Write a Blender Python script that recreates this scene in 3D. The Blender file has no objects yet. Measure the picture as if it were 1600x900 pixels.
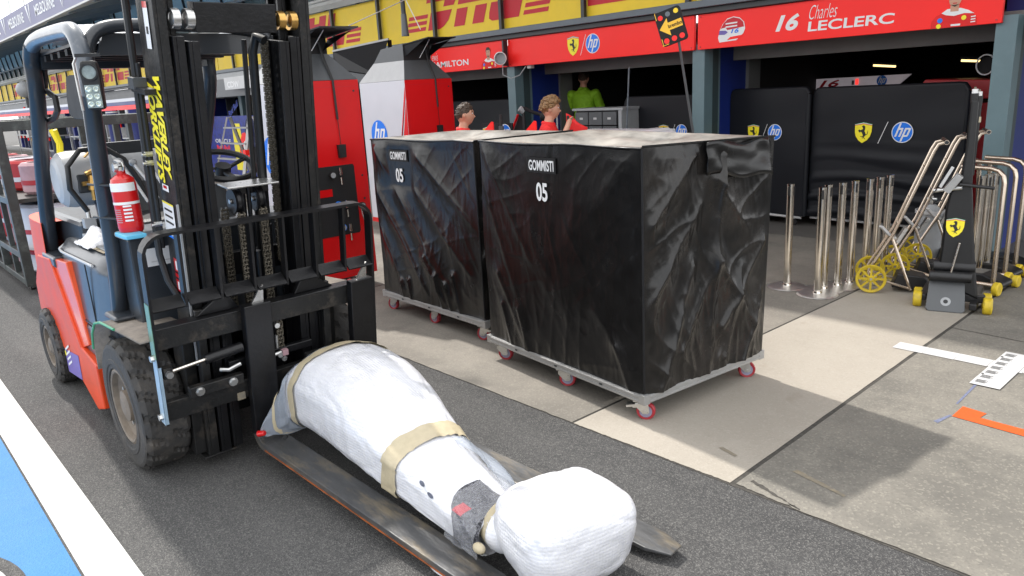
import bpy, bmesh, math, random
from mathutils import Vector, Matrix, noise
random.seed(7)
R = math.radians
sc = bpy.context.scene
COL = sc.collection
V = Vector

# ------------------------------------------------------------------ camera
CAM_H = 1.8
FPX = 1166.6
yaw, pit, rol = R(48.46), R(14.87), R(-3.23)
fw = V((-math.sin(yaw)*math.cos(pit), math.cos(yaw)*math.cos(pit), -math.sin(pit)))
rt = V((math.cos(yaw), math.sin(yaw), 0)); up = rt.cross(fw)
rt2 = rt*math.cos(rol)+up*math.sin(rol); up2 = -rt*math.sin(rol)+up*math.cos(rol)
cam = bpy.data.cameras.new('camera'); camo = bpy.data.objects.new('camera', cam); COL.objects.link(camo)
m3 = Matrix((rt2, up2, -fw)).transposed()
camo.matrix_world = Matrix.Translation((0, 0, CAM_H)) @ m3.to_4x4()
cam.sensor_width = 36; cam.lens = FPX/1600*36; cam.clip_end = 2000; cam.clip_start = 0.05
sc.camera = camo
sc.render.resolution_x, sc.render.resolution_y = 1024, 576

def at(x, y, X=None, Y=None, Z=None):
    """survey helper: where the sight line through a photo point meets a plane of the place"""
    d = fw + rt2*((x-800)/FPX) - up2*((y-450)/FPX)
    if Z is not None: t = (Z-CAM_H)/d.z
    elif Y is not None: t = Y/d.y
    else: t = X/d.x
    return V((0, 0, CAM_H)) + d*t

# ------------------------------------------------------------------ tagging
def tag(o, label=None, cat=None, group=None, kind=None):
    if label: o['label'] = label
    if cat: o['category'] = cat
    if group: o['group'] = group
    if kind: o['kind'] = kind
    return o
def thing(name, label, cat, loc=(0, 0, 0), rz=0, group=None):
    o = bpy.data.objects.new(name, None); COL.objects.link(o)
    o.location = loc; o.rotation_euler = (0, 0, rz); o.empty_display_size = .1
    return tag(o, label, cat, group)
def wmat(o):
    m = Matrix.Translation(o.location) @ o.rotation_euler.to_matrix().to_4x4()
    return wmat(o.parent) @ m if o.parent else m
def copy_tree(o, parent=None):
    c = o.copy(); COL.objects.link(c)
    if parent: c.parent = parent
    for ch in list(o.children): copy_tree(ch, c)
    return c

# ------------------------------------------------------------------ materials
def mat(name, col, rough=.5, metal=0., var=.12, vs=6., bump=0., bs=40., coat=0., dirt_or_reflection=None, spec=.5, rvar=.1, stretch=None, emit=None):
    m = bpy.data.materials.new(name); m.use_nodes = True
    nt = m.node_tree; n = nt.nodes; l = nt.links; b = n['Principled BSDF']
    b.inputs['Metallic'].default_value = metal; b.inputs['Coat Weight'].default_value = coat
    b.inputs['Coat Roughness'].default_value = .08; b.inputs['Specular IOR Level'].default_value = spec
    tc = n.new('ShaderNodeTexCoord'); mp = n.new('ShaderNodeMapping'); l.new(tc.outputs['Object'], mp.inputs[0])
    if stretch: mp.inputs['Scale'].default_value = stretch
    nz = n.new('ShaderNodeTexNoise'); nz.inputs['Scale'].default_value = vs; nz.inputs['Detail'].default_value = 6
    nz.inputs['Roughness'].default_value = .65; l.new(mp.outputs[0], nz.inputs['Vector'])
    r = n.new('ShaderNodeMapRange'); r.inputs[1].default_value = .3; r.inputs[2].default_value = .7
    r.inputs[3].default_value = 1-var; r.inputs[4].default_value = 1+var; l.new(nz.outputs['Fac'], r.inputs[0])
    mx = n.new('ShaderNodeVectorMath'); mx.operation = 'SCALE'; mx.inputs[0].default_value = col[:3]
    l.new(r.outputs[0], mx.inputs['Scale']); out = mx.outputs[0]
    if dirt_or_reflection:
        dc, amt, ds = dirt_or_reflection
        n2 = n.new('ShaderNodeTexNoise'); n2.inputs['Scale'].default_value = ds; n2.inputs['Detail'].default_value = 8
        n2.inputs['Roughness'].default_value = .7; l.new(mp.outputs[0], n2.inputs['Vector'])
        r2 = n.new('ShaderNodeMapRange'); r2.inputs[1].default_value = .62-.35*amt; r2.inputs[2].default_value = .72-.1*amt
        r2.inputs[3].default_value = 0; r2.inputs[4].default_value = min(1, amt*1.3); l.new(n2.outputs['Fac'], r2.inputs[0])
        mm = n.new('ShaderNodeMix'); mm.data_type = 'RGBA'; l.new(r2.outputs[0], mm.inputs['Factor'])
        l.new(out, mm.inputs['A']); mm.inputs['B'].default_value = (*dc, 1); out = mm.outputs['Result']
    l.new(out, b.inputs['Base Color'])
    rr = n.new('ShaderNodeMapRange'); rr.inputs[3].default_value = max(.02, rough-rvar); rr.inputs[4].default_value = min(1, rough+rvar)
    l.new(nz.outputs['Fac'], rr.inputs[0]); l.new(rr.outputs[0], b.inputs['Roughness'])
    if bump:
        n3 = n.new('ShaderNodeTexNoise'); n3.inputs['Scale'].default_value = bs; n3.inputs['Detail'].default_value = 4
        l.new(mp.outputs[0], n3.inputs['Vector'])
        bp = n.new('ShaderNodeBump'); bp.inputs['Strength'].default_value = bump; bp.inputs['Distance'].default_value = .01
        l.new(n3.outputs['Fac'], bp.inputs['Height']); l.new(bp.outputs[0], b.inputs['Normal'])
    if emit:
        b.inputs['Emission Color'].default_value = (*emit[0], 1); b.inputs['Emission Strength'].default_value = emit[1]
    return m
def nodes(m): return m.node_tree.nodes, m.node_tree.links, m.node_tree.nodes['Principled BSDF']

K = {}
K['black'] = mat('black_paint', (.0065, .0065, .0075), .34, 0, .3, 9, .1, 60, spec=.4, dirt_or_reflection=((.05, .045, .04), .10, 16))
K['blackdirty'] = mat('dirty_black_paint', (.009, .009, .009), .45, 0, .3, 9, .2, 60, spec=.4, dirt_or_reflection=((.11, .09, .07), .28, 11))
K['matte'] = mat('matte_black', (.007, .007, .008), .6, 0, .2, 8, spec=.3)
K['dark'] = mat('dark_interior', (.008, .008, .009), .8, 0, .3, 2)
K['rubber'] = mat('tyre_rubber', (.032, .030, .028), .75, 0, .25, 12, .4, 50, dirt_or_reflection=((.13, .11, .09), .35, 7))
K['plastic'] = mat('black_plastic', (.010, .010, .011), .45, 0, .15, 14, .08, 200)
K['slate'] = mat('slate_blue_paint', (.026, .031, .038), .34, 0, .12, 5, 0, 40, coat=.25, dirt_or_reflection=((.10, .095, .09), .12, 11))
K['slatetop'] = mat('faded_guard_paint', (.085, .10, .12), .35, 0, .2, 5, 0, 40, coat=.4, dirt_or_reflection=((.3, .3, .3), .3, 12))
K['orange'] = mat('forklift_orange', (.60, .055, .010), .42, 0, .15, 5, 0, 40, spec=.35, dirt_or_reflection=((.30, .10, .05), .22, 4))
K['orange2'] = mat('bright_orange', (.72, .075, .012), .35, 0, .08, 5, coat=.4)
K['rim'] = mat('dusty_rim', (.16, .13, .10), .65, .2, .3, 8, .4, 30, dirt_or_reflection=((.03, .03, .035), .25, 10))
K['steel'] = mat('zinc_steel', (.55, .55, .54), .3, .9, .15, 20)
K['chrome'] = mat('polished_steel', (.74, .69, .62), .15, 1., .10, 14, rvar=.08)
K['warmsteel'] = mat('brushed_tube_steel', (.58, .49, .40), .26, .95, .05, 9, rvar=.04)
K['alu'] = mat('aluminium_profile', (.36, .36, .355), .42, .5, .08, 12, 0)
K['chain'] = mat('oily_chain_steel', (.13, .115, .09), .42, .7, .4, 60)
K['forkwear'] = mat('worn_fork_steel', (.075, .076, .078), .45, .3, .4, 7, .3, 40, dirt_or_reflection=((.28, .22, .13), .34, 10), stretch=(.35, 1, 1))
K['grey'] = mat('grey_plastic', (.30, .31, .32), .4, 0, .1, 6)
K['ltgrey'] = mat('light_grey_paint', (.5, .5, .5), .4, 0, .08, 5)
K['tank'] = mat('tank_grey', (.36, .365, .37), .42, 0, .1, 5)
K['seat'] = mat('seat_vinyl', (.022, .024, .027), .4, 0, .15, 7, .1, 150)
K['white'] = mat('white_sticker', (.72, .72, .72), .4, 0, .04, 9)
K['red'] = mat('signal_red', (.55, .006, .008), .3, 0, .06, 5, coat=.4)
K['cabred'] = mat('cabinet_red', (.60, .004, .006), .36, 0, .05, 3, spec=.35)
K['cabwhite'] = mat('cabinet_white', (.52, .52, .56), .34, 0, .03, 3)
K['cabgrey'] = mat('cabinet_hood_grey', (.075, .08, .085), .4, 0, .1, 4)
K['cablid'] = mat('hood_light_grey', (.33, .33, .33), .45, 0, .1, 4)
K['fascia'] = mat('red_sign_vinyl', (.93, .022, .018), .4, 0, .03, 1.5, spec=.3)
K['yellow'] = mat('yellow_banner_mesh', (.80, .56, .02), .55, 0, .06, 2.2, .1, 30)
K['bred'] = mat('banner_red', (.52, .008, .02), .55, 0, .05, 3)
K['yl'] = mat('yellow_lettering', (.85, .72, .02), .45, 0, .03, 9)
K['teal'] = mat('teal_column_paint', (.11, .17, .19), .42, 0, .08, 3, dirt_or_reflection=((.2, .22, .22), .12, 6))
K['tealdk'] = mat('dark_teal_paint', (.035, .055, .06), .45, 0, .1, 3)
K['blueint'] = mat('blue_wall_paint', (.006, .02, .16), .5, 0, .1, 2)
K['pil'] = mat('grey_pilaster', (.12, .125, .125), .6, 0, .12, 4)
K['soffit'] = mat('soffit_board', (.16, .16, .155), .7, 0, .15, 2)
K['navyfab'] = mat('navy_screen_fabric', (.0055, .0065, .0095), .55, 0, .1, 3, .05, 300, spec=.32)
K['hpblue'] = mat('logo_blue', (.0, .16, .72), .4, 0, .03, 5)
K['horse'] = mat('logo_black', (.01, .01, .01), .5)
K['green'] = mat('logo_green', (.0, .25, .08), .5)
K['wheely'] = mat('yellow_wheel', (.55, .40, .015), .5, 0, .15, 10, dirt_or_reflection=((.16, .12, .04), .35, 16))
K['carbon'] = mat('carbon_black', (.006, .006, .0065), .34, 0, .3, 40, spec=.35)
K['skin'] = mat('skin', (.52, .27, .18), .5, 0, .08, 20)
K['hairb'] = mat('brown_hair', (.05, .03, .018), .55, 0, .5, 60, .8, 120)
K['hairf'] = mat('fair_hair', (.22, .12, .05), .55, 0, .5, 60, .8, 120)
K['shirtr'] = mat('red_shirt', (.68, .015, .015), .75, 0, .12, 8, .3, 25)
K['hivis'] = mat('hi_vis_green', (.24, .50, .015), .75, 0, .12, 8, .3, 18)
K['trous'] = mat('dark_trousers', (.02, .02, .025), .8, 0, .15, 8)
K['navy'] = mat('navy_cloth', (.012, .018, .06), .7, 0, .2, 8)
K['boom'] = mat('blue_boom', (.012, .02, .14), .4, 0, .15, 6)
K['rbblue'] = mat('blue_hoarding', (.01, .022, .21), .4, 0, .75, 9)
K['brass'] = mat('brass', (.55, .33, .10), .3, .9, .15, 20)
K['cage'] = mat('cage_steel', (.028, .034, .032), .42, 0, .3, 6, dirt_or_reflection=((.16, .19, .17), .3, 5))
K['pink'] = mat('pink_tyre_blanket', (.36, .22, .24), .6, 0, .3, 3)
K['ped'] = mat('caster_red', (.34, .02, .03), .4, 0, .08, 9)
K['lilac'] = mat('caster_hub', (.27, .26, .36), .45, 0, .08, 9)
K['canopy'] = mat('canopy_sheet', (.66, .74, .77), .5, 0, .12, 1)
K['lav'] = mat('lavender_sign', (.17, .165, .26), .5, 0, .06, 1)
K['rail'] = mat('pale_rail', (.55, .54, .5), .45, 0, .1, 2)
K['mull'] = mat('mullion_dark', (.02, .024, .028), .4)
K['gutter'] = mat('gutter_grey', (.10, .12, .14), .4, 0, .15, 3)
K['lamp'] = mat('warm_tube', (.8, .7, .4), .5, emit=((1, .72, .3), 2.2))
K['redled'] = mat('red_led', (.5, .02, .02), .5, emit=((1, .05, .04), 1.2))
K['bench'] = mat('bench_white', (.62, .63, .66), .3, 0, .05, 4)
K['toolred'] = mat('tool_chest_red', (.34, .008, .012), .4, 0, .05, 4)
K['crate'] = mat('crate_grey', (.085, .09, .095), .5, 0, .15, 6)
K['cloth'] = mat('white_rag', (.75, .75, .77), .85, 0, .06, 12, .4, 60)
K['plsheet'] = mat('white_plastic_sheet', (.72, .74, .78), .25, 0, .1, 6, .4, 14)
K['lens'] = mat('lamp_lens', (.30, .36, .36), .08, .2, .3, 30, coat=1)
K['led'] = mat('led_lens', (.62, .70, .64), .12, .3, .2, 30, coat=1)
K['hose'] = mat('hose_black', (.012, .012, .012), .45)
K['fender'] = mat('dusty_fender', (.22, .19, .16), .75, 0, .3, 9, .3, 60, dirt_or_reflection=((.05, .045, .04), .3, 25))
K['greenedge'] = mat('green_edge', (.04, .30, .14), .4)
K['cyan'] = mat('cyan_tray', (.10, .42, .62), .5)
K['forkorange'] = mat('worn_orange_edge', (.30, .075, .012), .6, 0, .5, 14, dirt_or_reflection=((.03, .025, .02), .5, 6))
K['ribteal'] = mat('canopy_rib_paint', (.22, .26, .28), .5, 0, .1, 2)
K['purple'] = mat('purple_sticker', (.14, .10, .36), .45, 0, .2, 30)

# glass of the upper storey
g = mat('sky_toned_glass', (.62, .82, .85), .25, 0, .12, .35, spec=.3); K['glass'] = g  # pale diffuse base colour stands in for the reflected sky
g = mat('tree_toned_glass', (.20, .27, .27), .35, 0, .6, .8, spec=.15, dirt_or_reflection=((.02, .04, .02), .6, 1.1)); K['glassdk'] = g  # dark green blotches are tree reflections put into the colour

# ------------------------------------------------------------------ mesh builder
class Frame:
    def __init__(s, o, ux, uy):
        s.o = V(o); s.ux = V(ux).normalized(); s.uy = V(uy).normalized(); s.n = s.ux.cross(s.uy)
    def p(s, u, v, w=0): return s.o + s.ux*u + s.uy*v + s.n*w
def FRONT(x, y, z): return Frame((x, y, z), (1, 0, 0), (0, 0, 1))      # reads from the pit lane
def SIDE(x, y, z): return Frame((x, y, z), (0, 1, 0), (0, 0, 1))       # reads from +X

def smooth_path(P, k=4):
    P = [V(p) for p in P]; out = []
    for i in range(len(P)-1):
        a, b, c, d = P[max(0, i-1)], P[i], P[i+1], P[min(len(P)-1, i+2)]
        for j in range(k):
            t = j/k; out.append(.5*(2*b+(c-a)*t+(2*a-5*b+4*c-d)*t*t+(3*b-a-3*c+d)*t**3))
    return out+[P[-1]]
class MB:
    def __init__(s, mat=None): s.v = []; s.f = []; s.mi = []; s.mats = []; s.d = mat
    def idx(s, m):
        m = K[m] if isinstance(m, str) else (m or s.d)
        if isinstance(m, str): m = K[m]
        if m not in s.mats: s.mats.append(m)
        return s.mats.index(m)
    def add(s, vs, fs, m=None):
        b = len(s.v); i = s.idx(m); s.v += [V(p) for p in vs]
        for f in fs: s.f.append([b+k for k in f]); s.mi.append(i)
        return s
    def box(s, a, b, m=None):
        x0, y0, z0 = a; x1, y1, z1 = b
        return s.add([(x0, y0, z0), (x1, y0, z0), (x1, y1, z0), (x0, y1, z0), (x0, y0, z1), (x1, y0, z1), (x1, y1, z1), (x0, y1, z1)],
                     [(0, 3, 2, 1), (4, 5, 6, 7), (0, 1, 5, 4), (1, 2, 6, 5), (2, 3, 7, 6), (3, 0, 4, 7)], m)
    def bar(s, p0, p1, w, h, m=None, upv=(0, 0, 1)):
        p0 = V(p0); p1 = V(p1); d = (p1-p0).normalized(); u = V(upv)
        if abs(d.dot(u)) > .97: u = V((1, 0, 0))
        a = d.cross(u).normalized(); b = a.cross(d)
        q = []
        for p in (p0, p1):
            for i, j in ((-1, -1), (1, -1), (1, 1), (-1, 1)): q.append(p+a*(w/2*i)+b*(h/2*j))
        return s.add(q, [(3, 2, 1, 0), (4, 5, 6, 7), (0, 1, 5, 4), (1, 2, 6, 5), (2, 3, 7, 6), (3, 0, 4, 7)], m)
    def cyl(s, p0, p1, r, m=None, r1=None, n=14, caps=True):
        p0 = V(p0); p1 = V(p1); r1 = r if r1 is None else r1; d = (p1-p0).normalized()
        u = V((0, 0, 1)) if abs(d.z) < .9 else V((1, 0, 0)); a = d.cross(u).normalized(); b = d.cross(a)
        q = []
        for p, rr in ((p0, r), (p1, r1)):
            for k in range(n):
                t = 2*math.pi*k/n; q.append(p+a*(rr*math.cos(t))+b*(rr*math.sin(t)))
        fs = [(k, (k+1) % n, n+(k+1) % n, n+k) for k in range(n)]
        if caps: fs += [tuple(range(n-1, -1, -1)), tuple(range(n, 2*n))]
        return s.add(q, fs, m)
    def tube(s, path, r, m=None, n=8, closed=False, sx=1., sy=1., caps=True):
        P = [V(p) for p in path]; L = len(P); q = []; pa = None
        for i, p in enumerate(P):
            a = P[(i-1) % L] if (i or closed) else P[0]; b = P[(i+1) % L] if (i < L-1 or closed) else P[-1]
            d = (b-a).normalized()
            if pa is None:
                u = V((0, 0, 1)) if abs(d.z) < .9 else V((0, 1, 0)); pa = d.cross(u).normalized()
            pa = (pa-d*pa.dot(d)).normalized(); pb = d.cross(pa)
            rr = r[i] if isinstance(r, (list, tuple)) else r
            for k in range(n):
                t = 2*math.pi*(k+.5)/n; q.append(p+pa*(rr*sx*math.cos(t))+pb*(rr*sy*math.sin(t)))
        fs = []
        for i in range(L if closed else L-1):
            j = (i+1) % L
            for k in range(n): fs.append((i*n+k, i*n+(k+1) % n, j*n+(k+1) % n, j*n+k))
        if caps and not closed: fs += [tuple(range(n-1, -1, -1)), tuple(range((L-1)*n, L*n))]
        return s.add(q, fs, m)
    def prism(s, pts, fr, w0, w1, m=None):
        n = len(pts); q = [fr.p(u, v, w0) for u, v in pts]+[fr.p(u, v, w1) for u, v in pts]
        return s.add(q, [tuple(range(n-1, -1, -1)), tuple(range(n, 2*n))]+[(k, (k+1) % n, n+(k+1) % n, n+k) for k in range(n)], m)
    def poly(s, pts, m=None): return s.add(pts, [tuple(range(len(pts)))], m)
    def flat(s, pts, fr, w, m=None): return s.poly([fr.p(u, v, w) for u, v in pts], m)
    def lathe(s, prof, c, ax, m=None, n=24, mfun=None):
        c = V(c); ax = V(ax).normalized(); u = V((0, 0, 1)) if abs(ax.z) < .9 else V((1, 0, 0)); a = ax.cross(u).normalized(); b = ax.cross(a)
        for i in range(len(prof)-1):
            q = []
            for (r, h) in prof[i:i+2]:
                for k in range(n):
                    t = 2*math.pi*k/n; q.append(c+ax*h+a*(r*math.cos(t))+b*(r*math.sin(t)))
            s.add(q, [(k, (k+1) % n, n+(k+1) % n, n+k) for k in range(n)], mfun(i) if mfun else m)
        return s
    def grid(s, fn, nu, nv, m=None, closeu=False):
        q = [fn(i/(nu if closeu else nu-1), j/(nv-1)) for j in range(nv) for i in range(nu)]
        fs = [(j*nu+i, j*nu+(i+1) % nu, (j+1)*nu+(i+1) % nu, (j+1)*nu+i) for j in range(nv-1) for i in range(nu if closeu else nu-1)]
        return s.add(q, fs, m)
    def ball(s, c, r, m=None, nu=16, nv=10):
        if not isinstance(r, (tuple, list)): r = (r, r, r)
        c = V(c)
        return s.grid(lambda u, v: c+V((r[0]*math.cos(2*math.pi*u)*math.sin(math.pi*(.001+.998*v)), r[1]*math.sin(2*math.pi*u)*math.sin(math.pi*(.001+.998*v)), r[2]*math.cos(math.pi*v))), nu, nv, m, closeu=True)
    def disc(s, fr, u, v, r, w, m=None, n=24, ry=None):
        return s.flat([(u+r*math.cos(2*math.pi*k/n), v+(ry or r)*math.sin(2*math.pi*k/n)) for k in range(n)], fr, w, m)
    def text(s, t, fr, u, v, w, h, off, m=None, bold=.0, shear=0., spacing=1., skew=0., font_h=None):
        vs, fs = glyphs(t, bold, shear, spacing)
        x0 = min(p[0] for p in vs); x1 = max(p[0] for p in vs); y0 = min(p[1] for p in vs); y1 = max(p[1] for p in vs)
        if w is None: w = h*(x1-x0)/(y1-y0)
        return s.add([fr.p(u+(p[0]-x0)/(x1-x0)*w, v+(p[1]-y0)/(y1-y0)*h+skew*(p[0]-x0)/(x1-x0)*w, off) for p in vs], fs, m)
    def xf(s, M): s.v = [M @ p for p in s.v]; return s
    def pieces(s):
        """the mesh as separate builders, one for each cluster of touching islands"""
        n = len(s.v); pa = list(range(n))
        def fd(i):
            while pa[i] != i: pa[i] = pa[pa[i]]; i = pa[i]
            return i
        for f in s.f:
            for k in f[1:]: pa[fd(k)] = fd(f[0])
        bx = {}
        for f in s.f:
            r = fd(f[0]); q = bx.setdefault(r, [V((9e9,)*3), V((-9e9,)*3), r])
            for k in f:
                for c in range(3): q[0][c] = min(q[0][c], s.v[k][c]-.002); q[1][c] = max(q[1][c], s.v[k][c]+.002)
        bl = list(bx.values()); g = list(range(len(bl)))
        def fg(i):
            while g[i] != i: i = g[i]
            return i
        for i in range(len(bl)):
            for j in range(i):
                if all(bl[i][0][c] <= bl[j][1][c] and bl[j][0][c] <= bl[i][1][c] for c in range(3)): g[fg(i)] = fg(j)
        grp = {bl[i][2]: fg(i) for i in range(len(bl))}; out = {}
        for f, m in zip(s.f, s.mi):
            b = out.setdefault(grp[fd(f[0])], MB(s.d)); b.mats = s.mats
            b.add([s.v[k] for k in f], [tuple(range(len(f)))], s.mats[m])
        return list(out.values())
    def split(s, name, parent, **kw):
        kw['weld'] = True
        return [b.build(name, parent, **kw) for b in s.pieces()]
    def build(s, name, parent=None, smooth=False, bevel=0, local=False, angle=38, weld=False, solid=0, sub=0):
        me = bpy.data.meshes.new(name); o = bpy.data.objects.new(name, me); COL.objects.link(o)
        vs = s.v
        if parent is not None:
            o.parent = parent
            if not local:
                inv = wmat(parent).inverted(); vs = [inv @ p for p in vs]
        elif not local:                                             # top-level mesh: origin at its base
            c = V((sum(p.x for p in vs)/len(vs), sum(p.y for p in vs)/len(vs), min(p.z for p in vs)))
            o.location = c; vs = [p-c for p in vs]
        me.from_pydata(vs, [], s.f)
        for m in s.mats: me.materials.append(m)
        me.polygons.foreach_set('material_index', s.mi)
        b = bmesh.new(); b.from_mesh(me)
        if weld: bmesh.ops.remove_doubles(b, verts=b.verts, dist=1e-4)
        bmesh.ops.recalc_face_normals(b, faces=b.faces); b.to_mesh(me); b.free()
        if smooth:
            me.polygons.foreach_set('use_smooth', [True]*len(me.polygons)); me.set_sharp_from_angle(angle=R(angle))
        if solid:
            md = o.modifiers.new('s', 'SOLIDIFY'); md.thickness = solid
        if bevel:
            md = o.modifiers.new('b', 'BEVEL'); md.width = bevel; md.segments = 2; md.limit_method = 'ANGLE'; md.angle_limit = R(40)
        me.update(); return o

_g = {}
def glyphs(t, bold, shear, spacing):
    k = (t, bold, shear, spacing)
    if k not in _g:
        c = bpy.data.curves.new('lettering', 'FONT'); c.body = t; c.size = 1; c.offset = bold; c.shear = shear; c.space_character = spacing
        c.resolution_u = 4
        o = bpy.data.objects.new('lettering', c); COL.objects.link(o)
        dg = bpy.context.evaluated_depsgraph_get(); me = bpy.data.meshes.new_from_object(o.evaluated_get(dg))
        _g[k] = ([tuple(v.co) for v in me.vertices], [tuple(p.vertices) for p in me.polygons])
        bpy.data.objects.remove(o); bpy.data.curves.remove(c); bpy.data.meshes.remove(me)
    return _g[k]

# ------------------------------------------------------------------ emblems and logos (flat, on real panels)
HORSE = [(415, 350), (432, 330), (455, 318), (483, 332), (495, 368), (489, 410), (478, 442), (500, 478), (508, 508), (524, 512), (540, 492), (546, 455), (546, 424),
         (556, 444), (557, 484), (540, 520), (508, 532), (500, 548), (474, 562), (474, 580), (500, 604), (505, 622), (492, 612), (462, 586), (440, 606), (430, 608), (452, 572), (400, 566),
         (386, 556), (442, 554), (450, 530), (434, 500), (420, 470), (396, 456), (372, 470), (362, 486), (366, 462), (352, 442), (340, 448), (352, 418), (372, 404), (382, 424), (420, 412), (446, 396), (438, 366)]
def shield(b, fr, u, v, h, w=.003):
    s = h/450.
    P = lambda pts: [(u+(x-450)*s, v-(y-475)*s) for x, y in pts]
    out = [(265, 292), (450, 250), (640, 292), (632, 460), (600, 560), (540, 640), (437, 702), (350, 640), (290, 550), (270, 460)]
    b.flat(P(out), fr, w, 'yl')
    b.flat(P([(265, 292), (450, 250), (640, 292), (640, 302), (450, 262), (265, 302)]), fr, w+.002, 'green')
    b.flat(P([(265, 302), (450, 262), (640, 302), (640, 312), (450, 275), (265, 312)]), fr, w+.002, 'white')
    b.flat(P([(265, 312), (450, 275), (640, 312), (640, 326), (450, 290), (265, 326)]), fr, w+.002, 'red')
    b.flat(P(HORSE), fr, w+.002, 'horse')
def roundel(b, fr, u, v, d, w=.003, ring=True):
    r = d/2
    if ring: b.disc(fr, u, v, r, w, 'white', 40)
    b.disc(fr, u, v, r*(.92 if ring else 1), w+.002, 'hpblue', 40)
    S = lambda pts: [(u+(x+.36*y)*r, v+y*r) for x, y in pts]
    st = lambda x, y0, y1, t=.17: b.flat(S([(x, y0), (x+t, y0), (x+t, y1), (x, y1)]), fr, w+.004, 'white')
    st(-.56, -.42, .86); st(-.18, -.42, .24)
    b.flat(S([(-.39, .24), (-.08, .24), (-.01, .34), (-.08, .42), (-.39, .42)]), fr, w+.0045, 'white')
    st(.12, -.88, .42); st(.5, -.30, .34)
    b.flat(S([(.29, .26), (.6, .26), (.67, .34), (.6, .42), (.29, .42)]), fr, w+.0045, 'white')
    b.flat(S([(.29, -.42), (.6, -.42), (.67, -.34), (.6, -.26), (.29, -.26)]), fr, w+.0045, 'white')
def slash(b, fr, u, v, h, w=.003):
    b.flat([(u-.2*h, v-h/2), (u-.2*h+.03*h, v-h/2), (u+.2*h+.03*h, v+h/2), (u+.2*h, v+h/2)], fr, w, 'white')
def trio(b, fr, u, v, h, k=1.):
    shield(b, fr, u-.98*h*k, v, h); slash(b, fr, u, v, h*1.02); roundel(b, fr, u+.95*h*k, v+.02*h, h*.98)
def courier(b, fr, u, v, h, m='bred', off=.004):
    k = .42
    def q(pts): b.flat([(u+(x+k*y)*h, v+y*h) for x, y in pts], fr, off, m)
    q([(.05, .72), (.05, 1), (1.15, 1), (1.36, .9), (1.42, .75), (1.34, .56), (.88, .56), (.9, .72)])
    q([(.34, 0), (.34, .46), (1.30, .46), (1.22, .2), (1.06, .06), (.9, 0)])
    q([(1.52, .54), (1.52, 1), (1.98, 1), (1.98, .78), (2.3, .78), (2.3, 1), (2.76, 1), (2.76, .54)])
    q([(1.52, 0), (1.52, .44), (1.98, .44), (1.98, 0)]); q([(2.3, 0), (2.3, .44), (2.76, .44), (2.76, 0)])
    q([(2.92, .54), (2.92, 1), (3.38, 1), (3.38, .54)])
    q([(2.92, .2), (2.92, .44), (4.1, .44), (4.1, 0), (3.1, 0), (2.96, .06)])
    for i in range(3):
        y = .02+.16*i
        q([(4.25, y), (4.25, y+.1), (5.1, y+.1), (5.1, y)]); q([(-.7, y), (-.7, y+.1), (.22, y+.1), (.22, y)])
# ------------------------------------------------------------------ light
w = bpy.data.worlds.new('World'); sc.world = w; w.use_nodes = True
nt = w.node_tree; n_ = nt.nodes; l_ = nt.links
sky = n_.new('ShaderNodeTexSky'); sky.sky_type = 'NISHITA'; sky.sun_disc = False
SUN = V((-1.1, .13, 1.49)).normalized()
sky.sun_elevation = math.asin(SUN.z); sky.sun_rotation = math.atan2(SUN.x, SUN.y); sky.dust_density = 3; sky.air_density = 1.1
bgn = n_['Background']; bgn.inputs[1].default_value = .15
# bright broken cloud over the blue
tc = n_.new('ShaderNodeTexCoord'); mp = n_.new('ShaderNodeMapping'); mp.inputs['Scale'].default_value = (1, 1, 2.4); l_.new(tc.outputs['Generated'], mp.inputs[0])
cz = n_.new('ShaderNodeTexNoise'); cz.inputs['Scale'].default_value = 2.3; cz.inputs['Detail'].default_value = 8; cz.inputs['Roughness'].default_value = .58; l_.new(mp.outputs[0], cz.inputs['Vector'])
cr = n_.new('ShaderNodeMapRange'); cr.inputs[1].default_value = .34; cr.inputs[2].default_value = .56; cr.inputs[3].default_value = .5; l_.new(cz.outputs['Fac'], cr.inputs[0])
cm = n_.new('ShaderNodeMix'); cm.data_type = 'RGBA'; l_.new(cr.outputs[0], cm.inputs['Factor']); l_.new(sky.outputs[0], cm.inputs['A']); cm.inputs['B'].default_value = (16.2, 16.3, 16.5, 1)
l_.new(cm.outputs['Result'], bgn.inputs[0])
sl = bpy.data.lights.new('sun', 'SUN'); sl.energy = 5.0; sl.angle = R(1.2); sl.color = (1, .95, .88)
so = bpy.data.objects.new('sun', sl); COL.objects.link(so); so.rotation_euler = SUN.to_track_quat('Z', 'Y').to_euler(); so.location = (-6, 0, 9)
sc.view_settings.view_transform = 'Standard'; sc.view_settings.look = 'None'; sc.view_settings.exposure = 0
sc.render.engine = 'CYCLES'

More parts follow.
